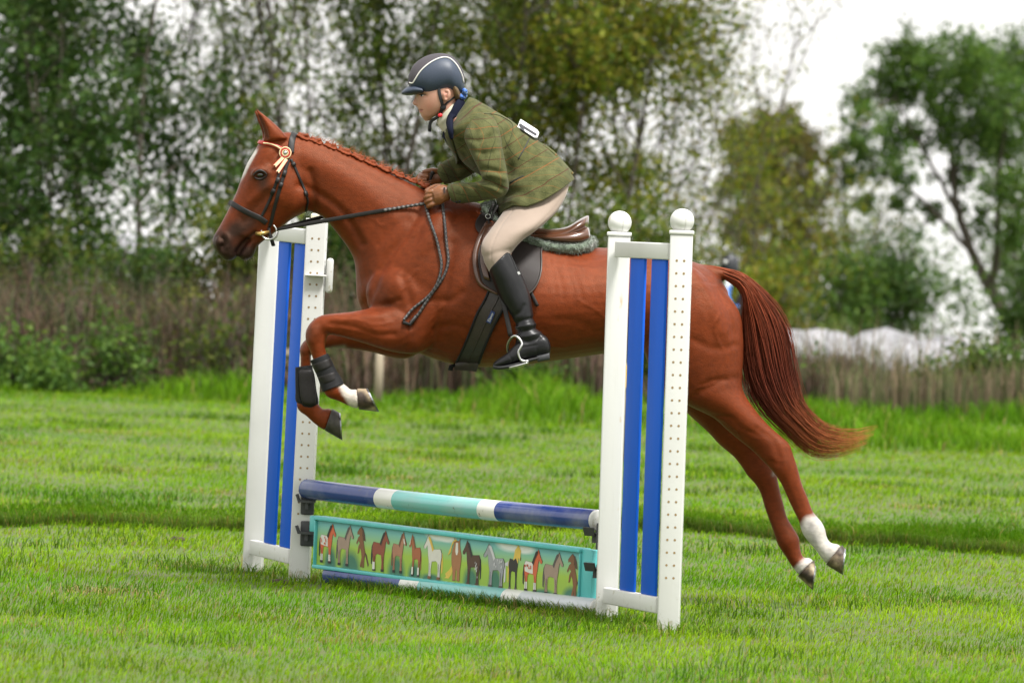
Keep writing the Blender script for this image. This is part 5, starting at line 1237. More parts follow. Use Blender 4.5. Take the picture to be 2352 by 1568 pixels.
# seams, pocket, cuff button
def jline(pts, name, w=.004, mat=None, th=.003, off=.001, parent=jacket):
    P, N = JJ.line(pts, 6, off); V, F = strap(P, N, w, th); return mk(name, V, F, mat or M('seam_green', (.035, .037, .013), .9), parent)
jline([(1112, 262), (1140, 264), (1165, 276), (1178, 290), (1172, 320), (1160, 342)], 'seam', .002)
pass
jline([(1172, 420), (1190, 410), (1203, 404)], 'pocket', .007, M('pocket_welt', (.02, .02, .012), .8))
for x in (1049, 1056):
    r = JJ(x, 463 + (x - 1049) * -.2, .001)
    if r is not None: V, F = tube([r[0], r[0] + r[1] * .004], .005, 10); mk('cuff_button', V, F, m_web, s1)
m_navy = M('navy_velvet', (.006, .008, .020), .9, .2, 60, spec=.15)
P, N = JJ.line([(1054, 226), (1050, 242), (1045, 260), (1041, 280), (1041, 298), (1045, 314)], 6, .020)
V, F = strap(P, N, np.interp(np.linspace(0, 1, len(P)), [0, .4, .7, 1], [.036, .036, .030, .006]), .014); mk('collar', V, F, m_navy, jacket)
P, N = JJ.line([(1030, 298), (1034, 320), (1044, 348), (1062, 378), (1078, 396)], 6, .006)
V, F = strap(P, N, np.interp(np.linspace(0, 1, len(P)), [0, .25, .6, 1], [.02, .055, .05, .012]), .006); mk('lapel', V, F, m_tweed, jacket, uv=np.stack([np.repeat(np.linspace(0, .2, len(P)), 6), np.tile(np.arange(6) * .008, len(P))], 1))
P, N = JJ.line([(1012, 292), (1018, 306), (1028, 326), (1040, 350)], 6, .003)
V, F = strap(P, N, np.interp(np.linspace(0, 1, len(P)), [0, .3, 1], [.03, .028, .004]), .005); mk('waistcoat', V, F, m_navy, jacket)
st_ = [(1024, 312, 1074, 258, 0, .074), (1014, 300, 1062, 248, 0, .069), (1006, 287, 1052, 240, 0, .065), (1003, 276, 1046, 233, 0, .062)]
cloth('stock', st_, person, [([(1010, 285), (1025, 270), (1036, 250)], 4, .003)], nseg=40, nsub=8, mat=M('cream_stock', (.48, .46, .36), .8, .15, 30), noise=.001, thick=.004)
# number on the back
q = [U(1195, 275, D0 + .07), U(1239, 303, D0 + .07), U(1233, 320, D0 - .075), U(1188, 292, D0 - .075)]
bn = np.cross(q[1] - q[0], q[3] - q[0]); bn /= np.linalg.norm(bn); bn = bn if bn[2] > 0 else -bn
pts = [q[0], q[0] * .12 + q[1] * .88, q[1] * .8 + q[2] * .2, q[1] * .2 + q[2] * .8, q[2] * .88 + q[3] * .12, q[3]]
V, F = prism(np.array(pts), bn, .003); bib = bevel(fix_normals(mk('number_bib', V, F, M('white_card', (.80, .80, .82), .5, .05), person, smooth=False)), .002)
eu = q[0] - q[1]; eu /= np.linalg.norm(eu); er = np.cross(eu, bn); ctr = sum(q) / 4 + bn * .0045 - er * .03
one = [(-.022, -.040), (.026, -.040), (.026, .042), (-.016, .042), (-.060, .024), (-.060, .004), (-.022, .018)]
V = np.array([ctr + a_ * er + b_ * eu for a_, b_ in one]); fix_normals(mk('number', V, [list(range(7))], M('black_print', (.015, .015, .018), .6), bib, smooth=False))
P, N = JJ.line([(1216, 318), (1205, 340), (1190, 366)], 5, .002); V, F = strap(P, N, .004, .002); mk('bib_cord', V, F, m_web, bib)

# breeches
m_breech = M('cream_breeches', (.275, .212, .166), .8, .06, 20, bump=.05, bscale=300, sheen=.2)
def thigh(s_):
    return [(1172, 436, 1308, 406, s_ * .085, .095), (1162, 474, 1304, 440, s_ * .12, .11), (1143, 504, 1281, 484, s_ * .195, .10), (1125, 529, 1243, 520, s_ * .27, .092), (1110, 552, 1206, 548, s_ * .31, .08), (1105, 572, 1178, 577, s_ * .33, .072), (1110, 597, 1173, 592, s_ * .337, .066), (1121, 620, 1178, 610, s_ * .342, .06), (1133, 645, 1190, 635, s_ * .347, .055)]
V, F = vox([loft(thigh(-1), 30, 5), loft(thigh(1), 30, 5), loft([(1175, 430, 1308, 398, 0, .17), (1170, 470, 1304, 436, 0, .15), (1180, 500, 1270, 480, 0, .10)], 28, 4)], .006, 5)
x, y, Dd = proj(V); N = vnormals(V, F)
for pts, wpx, amp in (([(1205, 480), (1225, 476), (1260, 462)], 5, -.003), ([(1112, 590), (1140, 580), (1170, 575)], 6, -.003), ([(1130, 610), (1128, 570), (1150, 520), (1180, 480)], 1.6, -.0025), ([(1180, 572), (1220, 532), (1280, 470), (1300, 430)], 1.6, -.002)):
    V = V + N * (amp * np.exp(-(polydist(x, y, crom(pts, 4)) / wpx) ** 2) * (Dd < D0))[:, None]
V = V + N * (vnoise(V, 25, 6, 3) * .001)[:, None]
mk('breeches', V, F, m_breech, person)
# boots
m_boot = M('black_boot_leather', (.008, .008, .009), .36, .25, 30, bump=.05, bscale=250, spec=.32)
for s_ in (-1, 1):
    sh = [(1122, 620, 1168, 574, s_ * .343, .069), (1128, 638, 1184, 604, s_ * .348, .068), (1138, 662, 1198, 628, s_ * .353, .064), (1149, 686, 1211, 659, s_ * .358, .059), (1161, 704, 1219, 684, s_ * .362, .055), (1174, 726, 1224, 715, s_ * .366, .049), (1184, 746, 1229, 742, s_ * .37, .044), (1187, 766, 1238, 760, s_ * .372, .043), (1184, 788, 1256, 776, s_ * .374, .042), (1186, 810, 1258, 806, s_ * .375, .04)]
    foot = [(1263, 786, 1262, 814, s_ * .375, .026), (1254, 772, 1256, 818, s_ * .375, .036), (1232, 765, 1236, 822, s_ * .375, .040), (1205, 772, 1212, 827, s_ * .376, .042), (1184, 790, 1190, 833, s_ * .378, .045), (1164, 811, 1170, 839, s_ * .38, .045), (1146, 823, 1150, 844, s_ * .38, .038), (1134, 832, 1137, 846, s_ * .378, .024)]
    V, F = vox([loft(sh, 28, 5), loft(foot, 24, 5, ex=2.5, dome=.004)], .0045, 3); x, y, Dd = proj(V); N = vnormals(V, F)
    for pts, wpx, amp in (([(1186, 742), (1200, 736), (1226, 730)], 4, -.004), ([(1188, 752), (1208, 748), (1230, 744)], 4, .004), ([(1188, 762), (1210, 760), (1234, 752)], 4, -.005), ([(1190, 772), (1212, 772), (1240, 764)], 4, .004), ([(1178, 725), (1196, 716), (1204, 702)], 5, -.003), ([(1192, 782), (1215, 785), (1240, 775)], 4, -.004), ([(1190, 800), (1210, 796), (1234, 792)], 1.8, -.002), ([(1234, 815), (1232, 790), (1240, 768)], 1.8, -.002), ([(1168, 815), (1176, 826), (1176, 838)], 1.8, -.002)):
        V = V + N * (amp * np.exp(-(polydist(x, y, crom(pts, 4)) / wpx) ** 2))[:, None]
    bt = mk('boot', V, F, m_boot, person)
    so = [(1132, 838, 1133, 847, s_ * .378, .022), (1150, 839, 1150, 849, s_ * .38, .040), (1180, 834, 1181, 843, s_ * .378, .045), (1210, 824, 1212, 833, s_ * .376, .040), (1236, 818, 1237, 826, s_ * .375, .036), (1262, 812, 1262, 819, s_ * .375, .030)]
    V, F = loft(so, 24, 5, ex=3.2); mk('sole', V, F, m_web, bt)
    hl = [(1232, 816, 1235, 832, s_ * .375, .034), (1246, 813, 1248, 829, s_ * .375, .036), (1262, 809, 1263, 826, s_ * .375, .031)]
    V, F = loft(hl, 24, 3, ex=4); bevel(mk('heel', V, F, M('heel_rubber', (.03, .032, .035), .6), bt), .002)
    if s_ < 0:
        sb = Snap(*vox([loft(sh, 28, 5)], .0045, 3))
        r = sb(1196 - .5, 629, .002); r = sb(1190, 628, .002)
        e1 = _u * .8 - _r * .45; e1 /= np.linalg.norm(e1); e2 = np.cross(e1, _f); V, F = box(r[0], e1 * .006, e2 * .0045, r[1] * .002); mk('zip_tag', V, F, M('silver_tag', (.6, .6, .6), .3), bt, smooth=False)
        P, N = sb.line([(1170, 582), (1180, 604), (1192, 632)], 5, .001); V, F = strap(P, N, .004, .003); mk('zip', V, F, m_web, bt)
        for k in range(6):
            r = sb(1192 + k * .6, 752 + k * 5, .003)
            if r is not None:
                V, F = tube([r[0] - _r * .014, r[0] + _r * .012 + _u * .003], .0016, 5); mk('lace', V, F, m_web, bt)

# gloved hands
m_glove = M('tan_leather_glove', (.205, .075, .024), .42, .35, 26, bump=.25, bscale=60)
def hand(near_):
    s = -1 if near_ else 1
    if near_:
        pr = [loft([(1030, 427, 1033, 460, -.138, .027), (1018, 424, 1024, 463, -.14, .027), (1004, 427, 1012, 470, -.142, .026), (993, 433, 1000, 472, -.140, .024)], 18, 5, dome=.004)]
        for k in range(4):
            y = 440 + 9.6 * k; xx = 994 + [0, -3, -1, 4][k]
            P = crom([U(xx + 6, y - 4, D0 - .142), U(xx - 6, y + 1, D0 - .150), U(xx - 14, y + 5, D0 - .138), U(xx - 12, y + 8, D0 - .112), U(xx - 1, y + 8, D0 - .104)], 4)
            pr.append(tube(P, np.linspace(.0105, .0085, len(P)), 8))
        pr.append(tube(crom([U(1012, 429, D0 - .115), U(1000, 429, D0 - .105), U(986, 435, D0 - .108), U(977, 441, D0 - .115)], 4), np.linspace(.012, .009, 13), 8))
    else:
        pr = [loft([(1016, 392, 1022, 418, .115, .026), (1006, 390, 1012, 422, .115, .026), (992, 391, 996, 426, .115, .025), (982, 394, 985, 426, .115, .022)], 18, 5, dome=.004)]
        for k in range(4):
            y = 399 + 7.6 * k; xx = 980 + [0, -3, -2, 3][k]
            P = crom([U(xx + 6, y - 3, D0 + .125), U(xx - 8, y, D0 + .125), U(xx - 15, y + 3, D0 + .110), U(xx - 10, y + 6, D0 + .082), U(xx + 4, y + 6, D0 + .080)], 4)
            pr.append(tube(P, np.linspace(.0105, .0088, len(P)), 8))
        pr.append(tube(crom([U(1006, 394, D0 + .10), U(994, 392, D0 + .088), U(982, 393, D0 + .085), U(972, 396, D0 + .09)], 4), np.linspace(.012, .0095, 13), 8))
    V, F = vox(pr, .0028, 2)
    g_ = mk('glove', V, F, m_glove, person)
    if near_:
        sg = Snap(V, F); r = sg(1021, 437, .002); e1 = _u; V, F = box(r[0] - _f * .001, _r * .004, _u * .011, _f * .002); mk('wrist_tab', V, F, M('glove_tab', (.05, .03, .025), .5), g_, smooth=False)
    return g_
hand(True); hand(False)
whip = thing('riding_whip', 'short black riding whip held in the rider\'s farther hand', 'riding whip', U(989, 440, D0 + .075))
mk('handle', *tube(crom([U(995, 394, D0 + .066), U(991, 404, D0 + .068), U(987, 420, D0 + .072), U(984, 436, D0 + .08)], 4), np.interp(np.linspace(0, 1, 13), [0, .1, .3, 1], [.007, .0095, .0065, .0055]), 10), m_leather, whip)
plait_tube(np.array([U(984, 430, D0 + .078), U(990, 440, D0 + .074), U(994, 448, D0 + .07)]), .0055, 'shaft', whip)

# ------------------------------------------------------------------ ground
def gz(x, y):
    """level field, then the land falls away behind the field edge"""
    t = np.clip((y - 49.0) / 6.0, 0, 1); s = t * t * (3 - 2 * t)
    fall = np.where(y > 49, -(y - 49) * .042 * s, 0)
    return fall + .012 * np.sin(x * .9 + y * .35) * np.sin(y * .6 - x * .2) * np.clip((y - 26) / 6, 0, 1)
ys = np.concatenate([np.linspace(-30, 14, 12), np.linspace(15, 60, 150), np.linspace(61, 160, 60), np.linspace(170, 900, 25)])
xs = np.concatenate([-np.geomspace(20, 500, 14)[::-1], np.linspace(-18, 18, 110), np.geomspace(20, 500, 14)])
X, Y = np.meshgrid(xs, ys); V = np.stack([X, Y, gz(X, Y)], -1).reshape(-1, 3); nxx = len(xs)
I, J = np.meshgrid(np.arange(len(ys) - 1), np.arange(nxx - 1), indexing='ij'); a = (I * nxx + J).ravel(); F = np.stack([a, a + 1, a + nxx + 1, a + nxx], 1)
m_ground = M('turf_soil', (.060, .105, .016), .95, .3, 3.0, col2=(.085, .088, .030), bump=.5, bscale=40)
kind(mk('field', V, F, m_ground), 'structure', 'mown green pasture running back to the hedge', 'field')

m_grass = M('grass_blade', (1, 1, 1), .55, .12, 8, attr=True, transl=.38, transl_col=(1.15, 1.15, .55), spec=.10, tint=(.9, 1.0, .4))
def wedge(n, y0, y1, power, margin=1.3):
    """points in the strip of field in view, denser close by"""
    u = rng.random(n)
    a = 2 - power                                            # density ~ width(y) * y^-power
    y = (y0 ** a + u * (y1 ** a - y0 ** a)) ** (1 / a) if abs(a) > 1e-6 else y0 * (y1 / y0) ** u
    half = 1200 / FPX * y + margin
    return (rng.random(n) * 2 - 1) * half, y
def fbm2(x, y, sc, seed):
    return vnoise(np.stack([x, y, np.zeros_like(x)], 1), sc, seed, 3)
def blades(x, y, h, wd, lean, az, col, tipcol=None, curl=.5):
    n = len(x); z = gz(x, y)
    dx, dy = np.cos(az), np.sin(az)
    fa = rng.random(n) * 6.283; wx, wy = np.cos(fa) * wd / 2, np.sin(fa) * wd / 2
    b = np.stack([x, y, z - .004], 1); W = np.stack([wx, wy, np.zeros(n)], 1)
    m = b + np.stack([dx * lean * h * curl * .55, dy * lean * h * curl * .55, h * .58], 1)
    t = b + np.stack([dx * lean * h, dy * lean * h, h * (1 - .25 * np.minimum(lean, 1.5))], 1)
    V = np.stack([b - W, b + W, m - W * .8, m + W * .8, t], 1).reshape(-1, 3)
    o = np.arange(n)[:, None] * 5
    F = np.concatenate([o + [0, 1, 3], o + [0, 3, 2], o + [2, 3, 4]], 1).reshape(-1, 3)
    tc_ = col if tipcol is None else tipcol
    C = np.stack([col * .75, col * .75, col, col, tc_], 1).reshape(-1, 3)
    return V, F, C
def tri_obj(name, chunks, mat, label, cat):
    V = []; F = []; C = []; o = 0
    for v, f, c in chunks: V.append(v); F.append(f + o); C.append(c); o += len(v)
    ob = mk(name, np.vstack(V), np.vstack(F), mat, None, smooth=False, col=np.vstack(C)); return kind(ob, 'stuff', label, cat)
def gcol(n, x, y, base, alt, dry=.06):
    q = np.clip(.5 + .6 * fbm2(x, y, 2.2, 31) + .35 * fbm2(x, y, 7.5, 32) + rng.normal(0, .22, n), 0, 1)[:, None]
    c = np.array(base) * (1 - q) + np.array(alt) * q
    d = (rng.random(n) < dry)[:, None]; c = np.where(d, np.array([.27, .22, .085]) * rng.uniform(.7, 1.2, (n, 1)), c)
    return c * rng.uniform(.75, 1.25, (n, 1))
GA_, GB_ = (.094, .245, .003), (.220, .358, .009)
chunks = []
n = 400000
x, y = wedge(n, 18.4, 52, 2.6, 2.4)
pt = fbm2(x, y, 5.0, 40); h = (.030 + .012 * pt + rng.normal(0, .007, n)).clip(.012, .075); h *= 1 + .35 * (fbm2(x, y, 14, 41) > .8)
# trampled / bare spots
bare = (fbm2(x, y * .6, 6.5, 44) > 1.12); keep = ~(bare & (rng.random(n) < .55))
x, y, h = x[keep], y[keep], h[keep]; n = len(x)
az = .4 + fbm2(x, y, 3, 45) * 1.3 + rng.normal(0, .9, n)
c = gcol(n, x, y, GA_, GB_, .05)
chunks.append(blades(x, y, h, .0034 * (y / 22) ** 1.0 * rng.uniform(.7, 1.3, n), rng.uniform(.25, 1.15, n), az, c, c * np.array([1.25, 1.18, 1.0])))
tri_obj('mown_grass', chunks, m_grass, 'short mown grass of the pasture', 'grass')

# strip of longer grass the mower missed
chunks = []
def front(x): return 28.7 + .65 * np.sin(x * .8 + 1) + .30 * np.sin(x * 2.3) + .10 * np.sin(x * 6.3 + 2) + .06 * np.sin(x * 17)
n = 60000; x = rng.uniform(-6.2, 6.2, n); y = front(x) + rng.random(n) ** 1.5 * 1.9
q = np.clip(1 + .65 * fbm2(x, y, 5, 50) + .3 * fbm2(x, y, 16, 51), .25, 1.9) * np.clip((x + 3.1) / .8 + .3, .3, 1) * np.clip(.75 + .55 * np.sin(x * 2.1 + .8) * np.sin(x * .9 + 2), .15, 1.25)
h = (.095 * q * np.clip(1.15 - (y - front(x)) / 2.6, .35, 1) + rng.normal(0, .02, n)).clip(.03, .2)
az = -1.57 + rng.normal(0, 1.0, n); c = gcol(n, x, y, (.055, .15, .005), (.105, .215, .010), .04)
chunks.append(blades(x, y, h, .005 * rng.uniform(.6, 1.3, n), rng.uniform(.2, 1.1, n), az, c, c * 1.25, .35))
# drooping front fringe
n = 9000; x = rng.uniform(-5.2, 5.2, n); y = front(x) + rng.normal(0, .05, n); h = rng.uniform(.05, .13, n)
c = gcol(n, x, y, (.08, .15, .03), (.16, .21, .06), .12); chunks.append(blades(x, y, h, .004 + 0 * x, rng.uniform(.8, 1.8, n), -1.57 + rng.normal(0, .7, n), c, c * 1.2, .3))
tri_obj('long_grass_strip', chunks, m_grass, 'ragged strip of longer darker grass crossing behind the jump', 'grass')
# tufts in the turf
chunks = []
for k in range(150):
    xx, yy = wedge(1, 19.5, 44, 2.2, 1.0); nb = 90
    r = rng.normal(0, .09, (2, nb)); x = xx[0] + r[0] * 1.6; y = yy[0] + r[1]; h = rng.uniform(.035, .085, nb)
    if 22.5 < yy[0] < 26.5 and abs(xx[0]) < 1.9 and h.max() > .07: h *= .8
    c = gcol(nb, x, y, (.05, .13, .010), (.09, .18, .015), .03); chunks.append(blades(x, y, h, .0042 * yy[0] / 22 + 0 * x, rng.uniform(.2, .9, nb), rng.random(nb) * 6.28, c, c * 1.25))
# grass grown up against the feet of the jump
for (b_, spread, nb) in ((bR2, .16, 260), (bR1, .16, 260), (bL2, .16, 240), (bL1, .2, 300)):
    x = b_[0] + rng.normal(0, spread, nb); y = b_[1] - .07 - np.abs(rng.normal(0, .10, nb)); h = rng.uniform(.03, .075, nb)
    c = gcol(nb, x, y, (.06, .145, .012), (.12, .20, .02), .1); chunks.append(blades(x, y, h, .004 + 0 * x, rng.uniform(.2, .9, nb), rng.random(nb) * 6.28, c, c * 1.25))
nb = 2600; t = rng.random(nb); x = GA[0] + (GB[0] - GA[0]) * t; y = GA[1] + (GB[1] - GA[1]) * t - .045 - np.abs(rng.normal(0, .06, nb)); h = rng.uniform(.03, .075, nb)
c = gcol(nb, x, y, (.06, .145, .012), (.12, .20, .02), .1); chunks.append(blades(x, y, h, .004 + 0 * x, rng.uniform(.2, 1.0, nb), rng.random(nb) * 6.28, c, c * 1.25))
# straw and thatch
for k in range(70):
    xx, yy = wedge(1, 19.5, 40, 2.2, .8); nb = 45; r = rng.normal(0, .06, (2, nb)); x = xx[0] + r[0] * 1.8; y = yy[0] + r[1]
    c = np.array([.34, .27, .11]) * rng.uniform(.6, 1.2, (nb, 1)); chunks.append(blades(x, y, rng.uniform(.03, .06, nb), .0034 * yy[0] / 22 + 0 * x, rng.uniform(.9, 1.8, nb), rng.random(nb) * 6.28, c, c * 1.1, .3))
tri_obj('grass_tufts', chunks, m_grass, 'darker tufts of grass scattered over the turf', 'grass')
# soil kicked up by hooves
prt = []
for k in range(13):
    if k < 7: xx, yy = np.array([(1090 + rng.normal(0, 70) - 1176) / FPX * 31]), np.array([31 + rng.normal(0, .25)])
    else: xx, yy = wedge(1, 24, 42, 1.6, .5)
    V, F = vox([tube(np.array([[xx[0] - .05, yy[0], .0], [xx[0], yy[0] + .01, .012], [xx[0] + .05, yy[0], .0]]) * np.array([1, 1, .5]), [.012, .022, .012], 8)], .006, 2); V = V + vnormals(V, F) * (vnoise(V, 90, k, 2) * .008)[:, None]; prt.append((V, [list(q) for q in F]))
V, F = join(prt); kind(mk('soil_clods', V, F, M('dark_soil', (.075, .055, .035), .95, .5, 60, bump=.6, bscale=120)), 'stuff', 'clods of dark soil kicked up in the turf', 'soil')
# rank grass along the field edge
chunks = []
n = 42000; x = rng.uniform(-10.5, 10.5, n); y = 40 + rng.random(n) * 10.5
edge = np.where(x > 1.6, 40.5 + .35 * np.sin(x * 2.2), np.where(x > -1.2, 43.5, 46.3 + .5 * np.sin(x * 1.7))); k = y > edge
x, y = x[k], y[k]; n = len(x); q = np.clip(1 + .75 * fbm2(x, y, 2.6, 60), .2, 2.0)
hb = np.where(x > 1.6, .125 + .03 * np.sin(x * 3), np.where(x > -1.2, .07 + .17 * np.exp(-((x - .25) / .45) ** 2), .12 + .09 * np.sin(x * 2.4 + .6))); hb = hb * np.clip((y - np.where(x > 1.6, 40.4, np.where(x > -1.2, 43.3, 46))) / 1.5 + .25, .2, 1.2)
h = (hb * q * rng.uniform(.6, 1.2, n)).clip(.04, .5); c = gcol(n, x, y, (.060, .165, .006), (.125, .250, .012), .05)
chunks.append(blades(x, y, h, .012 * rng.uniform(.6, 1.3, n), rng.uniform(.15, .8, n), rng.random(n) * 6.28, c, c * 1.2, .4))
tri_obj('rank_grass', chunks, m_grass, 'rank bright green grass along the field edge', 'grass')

# dry stems of the hedge bottom
m_stem = M('dry_stem', (1, 1, 1), .8, .2, 10, attr=True, transl=.15)
def stems(n, xr, yr, hr, pal, wd, lean=.35):
    x = rng.uniform(*xr, n); y = rng.uniform(*yr, n); h = rng.uniform(*hr, n) * np.clip(1 + .3 * fbm2(x, y, 2.5, 70), .5, 1.25)
    pal = np.array(pal); c = pal[rng.integers(0, len(pal), n)] * rng.uniform(.6, 1.3, (n, 1))
    return blades(x, y, h, wd * rng.uniform(.5, 1.5, n), rng.uniform(0, lean, n), rng.random(n) * 6.28, c, c * 1.1, .4)
BR = [(.05, .072, .018), (0.1346, 0.0812, 0.0525), (0.103, 0.0616, 0.0427), (0.1742, 0.112, 0.0658), (0.0713, 0.0448, 0.0322), (0.0677, 0.0847, 0.0231)]
RD = [(0.198, 0.1447, 0.0825), (0.132, 0.099, 0.0577), (0.0907, 0.1072, 0.033), (0.2475, 0.1898, 0.1155), (0.0705, 0.099, 0.0232)]
tri_obj('dead_stem_thicket', [stems(15000, (-11.5, -.8), (49.5, 52.5), (.40, 1.15), BR, .014, .75), stems(3500, (-9.5, -.8), (49.2, 50.5), (.2, .6), BR, .012, 1.2)], m_stem, 'tangle of dead brown stems under the trees at the left', 'thicket')
tri_obj('dead_stem_thicket', [stems(5500, (-.8, .95), (50, 52.5), (.45, .9), BR, .016, .5), stems(2500, (.95, 2.1), (50, 52.5), (.12, .26), BR, .014, .5), stems(3000, (2.1, 3.0), (50, 52.5), (.32, .5), BR, .016, .5)], m_stem, 'dim brown stems seen below the horse\'s belly', 'thicket')
tri_obj('reed_bank', [stems(9000, (2.6, 9.5), (48.8, 51.5), (.30, .52), RD, .012, .3), stems(2200, (2.4, 9.5), (50.5, 52.5), (.45, .85), RD, .011, .45)], m_stem, 'bank of dry upright reeds and weeds at the right', 'reeds')

# ------------------------------------------------------------------ trees and shrubs
m_leaf = M('leaf', (1, 1, 1), .5, .15, 6, attr=True, transl=.40, transl_col=(1.2, 1.15, .6), spec=.2, tint=(.9, 1.0, .5))
m_bark = M('bark', (.075, .060, .045), .9, .45, 14, bump=.6, bscale=40, stretch=(1, 1, .3))
def leaves(P, size, pal, mix=None, droop=.3):
    n = len(P); P = np.asarray(P)
    d = rng.normal(size=(n, 3)); d[:, 2] -= droop; d /= np.linalg.norm(d, axis=1)[:, None]
    s = np.cross(d, rng.normal(size=(n, 3))); s /= np.linalg.norm(s, axis=1)[:, None]
    nn = np.cross(d, s)
    L = (size * rng.uniform(.6, 1.35, n))[:, None]; W = L * rng.uniform(.42, .62, (n, 1)) / 2
    V = np.stack([P, P + d * L * .5 - s * W + nn * L * .06, P + d * L, P + d * L * .5 + s * W + nn * L * .06], 1).reshape(-1, 3)
    o = np.arange(n)[:, None] * 4; F = np.concatenate([o + [0, 1, 2], o + [0, 2, 3]], 1).reshape(-1, 3)
    pal = np.array(pal); c = pal[rng.integers(0, len(pal), n)]
    c = c * np.clip(1 + .28 * vnoise(P, 3.0, 81, 2) + rng.normal(0, .18, n), .4, 1.8)[:, None]
    return V, F, np.repeat(c, 4, 0)
def grow(base, height, lean, rad, nb, spread, up, seed, stems_=1, gnarl=.10, sub=3, first=.25, bend=0.0, reach=1.0):
    """trunk, limbs and twigs; returns tubes and the twig points that carry leaves"""
    g = np.random.default_rng(seed); tubes = []; pts = []
    def twig(p, d, L, r, lev):
        n = 5; P = [p]; q = np.array(d)
        for i in range(n - 1):
            q = q + g.normal(0, gnarl * (1 + lev), 3) + np.array([bend * .1, 0, up * .12]); q /= np.linalg.norm(q); P.append(P[-1] + q * L / (n - 1))
        P = np.array(P); tubes.append(tube(P, np.linspace(r, r * .45, n), 5 if lev < 2 else 3, cap=False))
        if lev >= 2 or L < .35:
            pts.extend(P[1:].tolist()); pts.extend(((P[1:] + P[:-1]) / 2).tolist())
        if lev < sub:
            for k in range(g.integers(3, 6) if lev else nb):
                t = g.uniform(.25, 1); i = min(int(t * (n - 1)), n - 2); o_ = P[i] + (P[i + 1] - P[i]) * (t * (n - 1) - i)
                dd = q * .7 + g.normal(0, .55, 3) * spread; dd[2] += up * .25; dd /= np.linalg.norm(dd); twig(o_, dd, L * g.uniform(.38, .62), r * .45, lev + 1)
    for s in range(stems_):
        b = np.array(base) + np.array([g.normal(0, .07), g.normal(0, .07), 0]) * (stems_ > 1)
        n = 9; P = [b - np.array([0, 0, .1])]; d = np.array([lean + g.normal(0, .10) * (stems_ > 1), g.normal(0, .06), 1.0]); hh = height * g.uniform(.8, 1.05)
        for i in range(n - 1):
            d = d + g.normal(0, gnarl * .6, 3) * np.array([1, 1, .3]) + np.array([bend * .12, 0, 0]); d /= np.linalg.norm(d); P.append(P[-1] + d * hh / (n - 1))
        P = np.array(P); rr = rad * (.6 + .4 * g.random()); tubes.append(tube(P, np.interp(np.linspace(0, 1, n), [0, .12, 1], [rr * 1.25, rr, rr * .25]), 8, cap=False))
        for k in range(nb * 2):
            t = g.uniform(first, 1); i = min(int(t * (n - 1)), n - 2); o_ = P[i] + (P[i + 1] - P[i]) * (t * (n - 1) - i); a_ = g.random() * 6.283
            dd = np.array([math.cos(a_) * spread, math.sin(a_) * spread, up + g.normal(0, .2)]) + d * .3; dd /= np.linalg.norm(dd); twig(o_, dd, reach * height * g.uniform(.16, .30) * (1.15 - .5 * t), rr * .42, 1)
    return tubes, np.array(pts)
def tree(name, label, px, D, height, rad, nleaf, size, pal, seed, group='trees behind the field', stems_=1, lean=0.0, nb=7, spread=.8, up=.5, cat='tree', jitter=.10, first=.2, clump=None, bend=0.0, sub=3, gnarl=.10, reach=1.0):
    x = (px - 1176) / FPX * D; b = np.array([x, D, float(gz(np.array([x]), np.array([D]))[0])])
    root = thing(name, label, cat, b, group)
    tubes, pts = grow(b, height, lean, rad, nb, spread, up, seed, stems_, first=first, bend=bend, sub=sub, gnarl=gnarl, reach=reach)
    V, F = join(tubes); mk('trunk', V, F, m_bark, root)
    g = np.random.default_rng(seed + 5)
    cen = pts[g.integers(0, len(pts), max(12, nleaf // 26))] + g.normal(0, jitter, (max(12, nleaf // 26), 3))
    P = cen[g.integers(0, len(cen), nleaf)] + g.normal(0, .085 * max(1.0, D / 62), (nleaf, 3))
    if clump is not None: P = P[np.clip(.5 + clump * vnoise(P, 4.5, seed, 2), .03, 1) > g.random(len(P))]
    V, F, C = leaves(P, size, pal); mk('crown', V, F, m_leaf, root, smooth=False, col=C)
    return root
DK = [(0.0348, 0.077, 0.0176), (0.0454, 0.0961, 0.02), (0.0267, 0.0638, 0.0176), (0.0608, 0.1066, 0.024)]
MG = [(0.0598, 0.1056, 0.0173), (0.0823, 0.1267, 0.0194), (0.0476, 0.0845, 0.0173), (0.1197, 0.1423, 0.0274)]
OL = [(0.0861, 0.1231, 0.0158), (0.1173, 0.1436, 0.0173), (0.0584, 0.0973, 0.0158), (0.1561, 0.1642, 0.0274), (0.0468, 0.0821, 0.0158)]
YL = [(0.147, 0.1728, 0.0166), (0.1934, 0.2089, 0.0209), (0.0851, 0.131, 0.0151), (0.1702, 0.1462, 0.0259), (0.0619, 0.1045, 0.0151)]
RG = [(0.0587, 0.1224, 0.024), (0.0799, 0.1538, 0.028), (0.045, 0.0952, 0.024), (0.1062, 0.1751, 0.0352)]
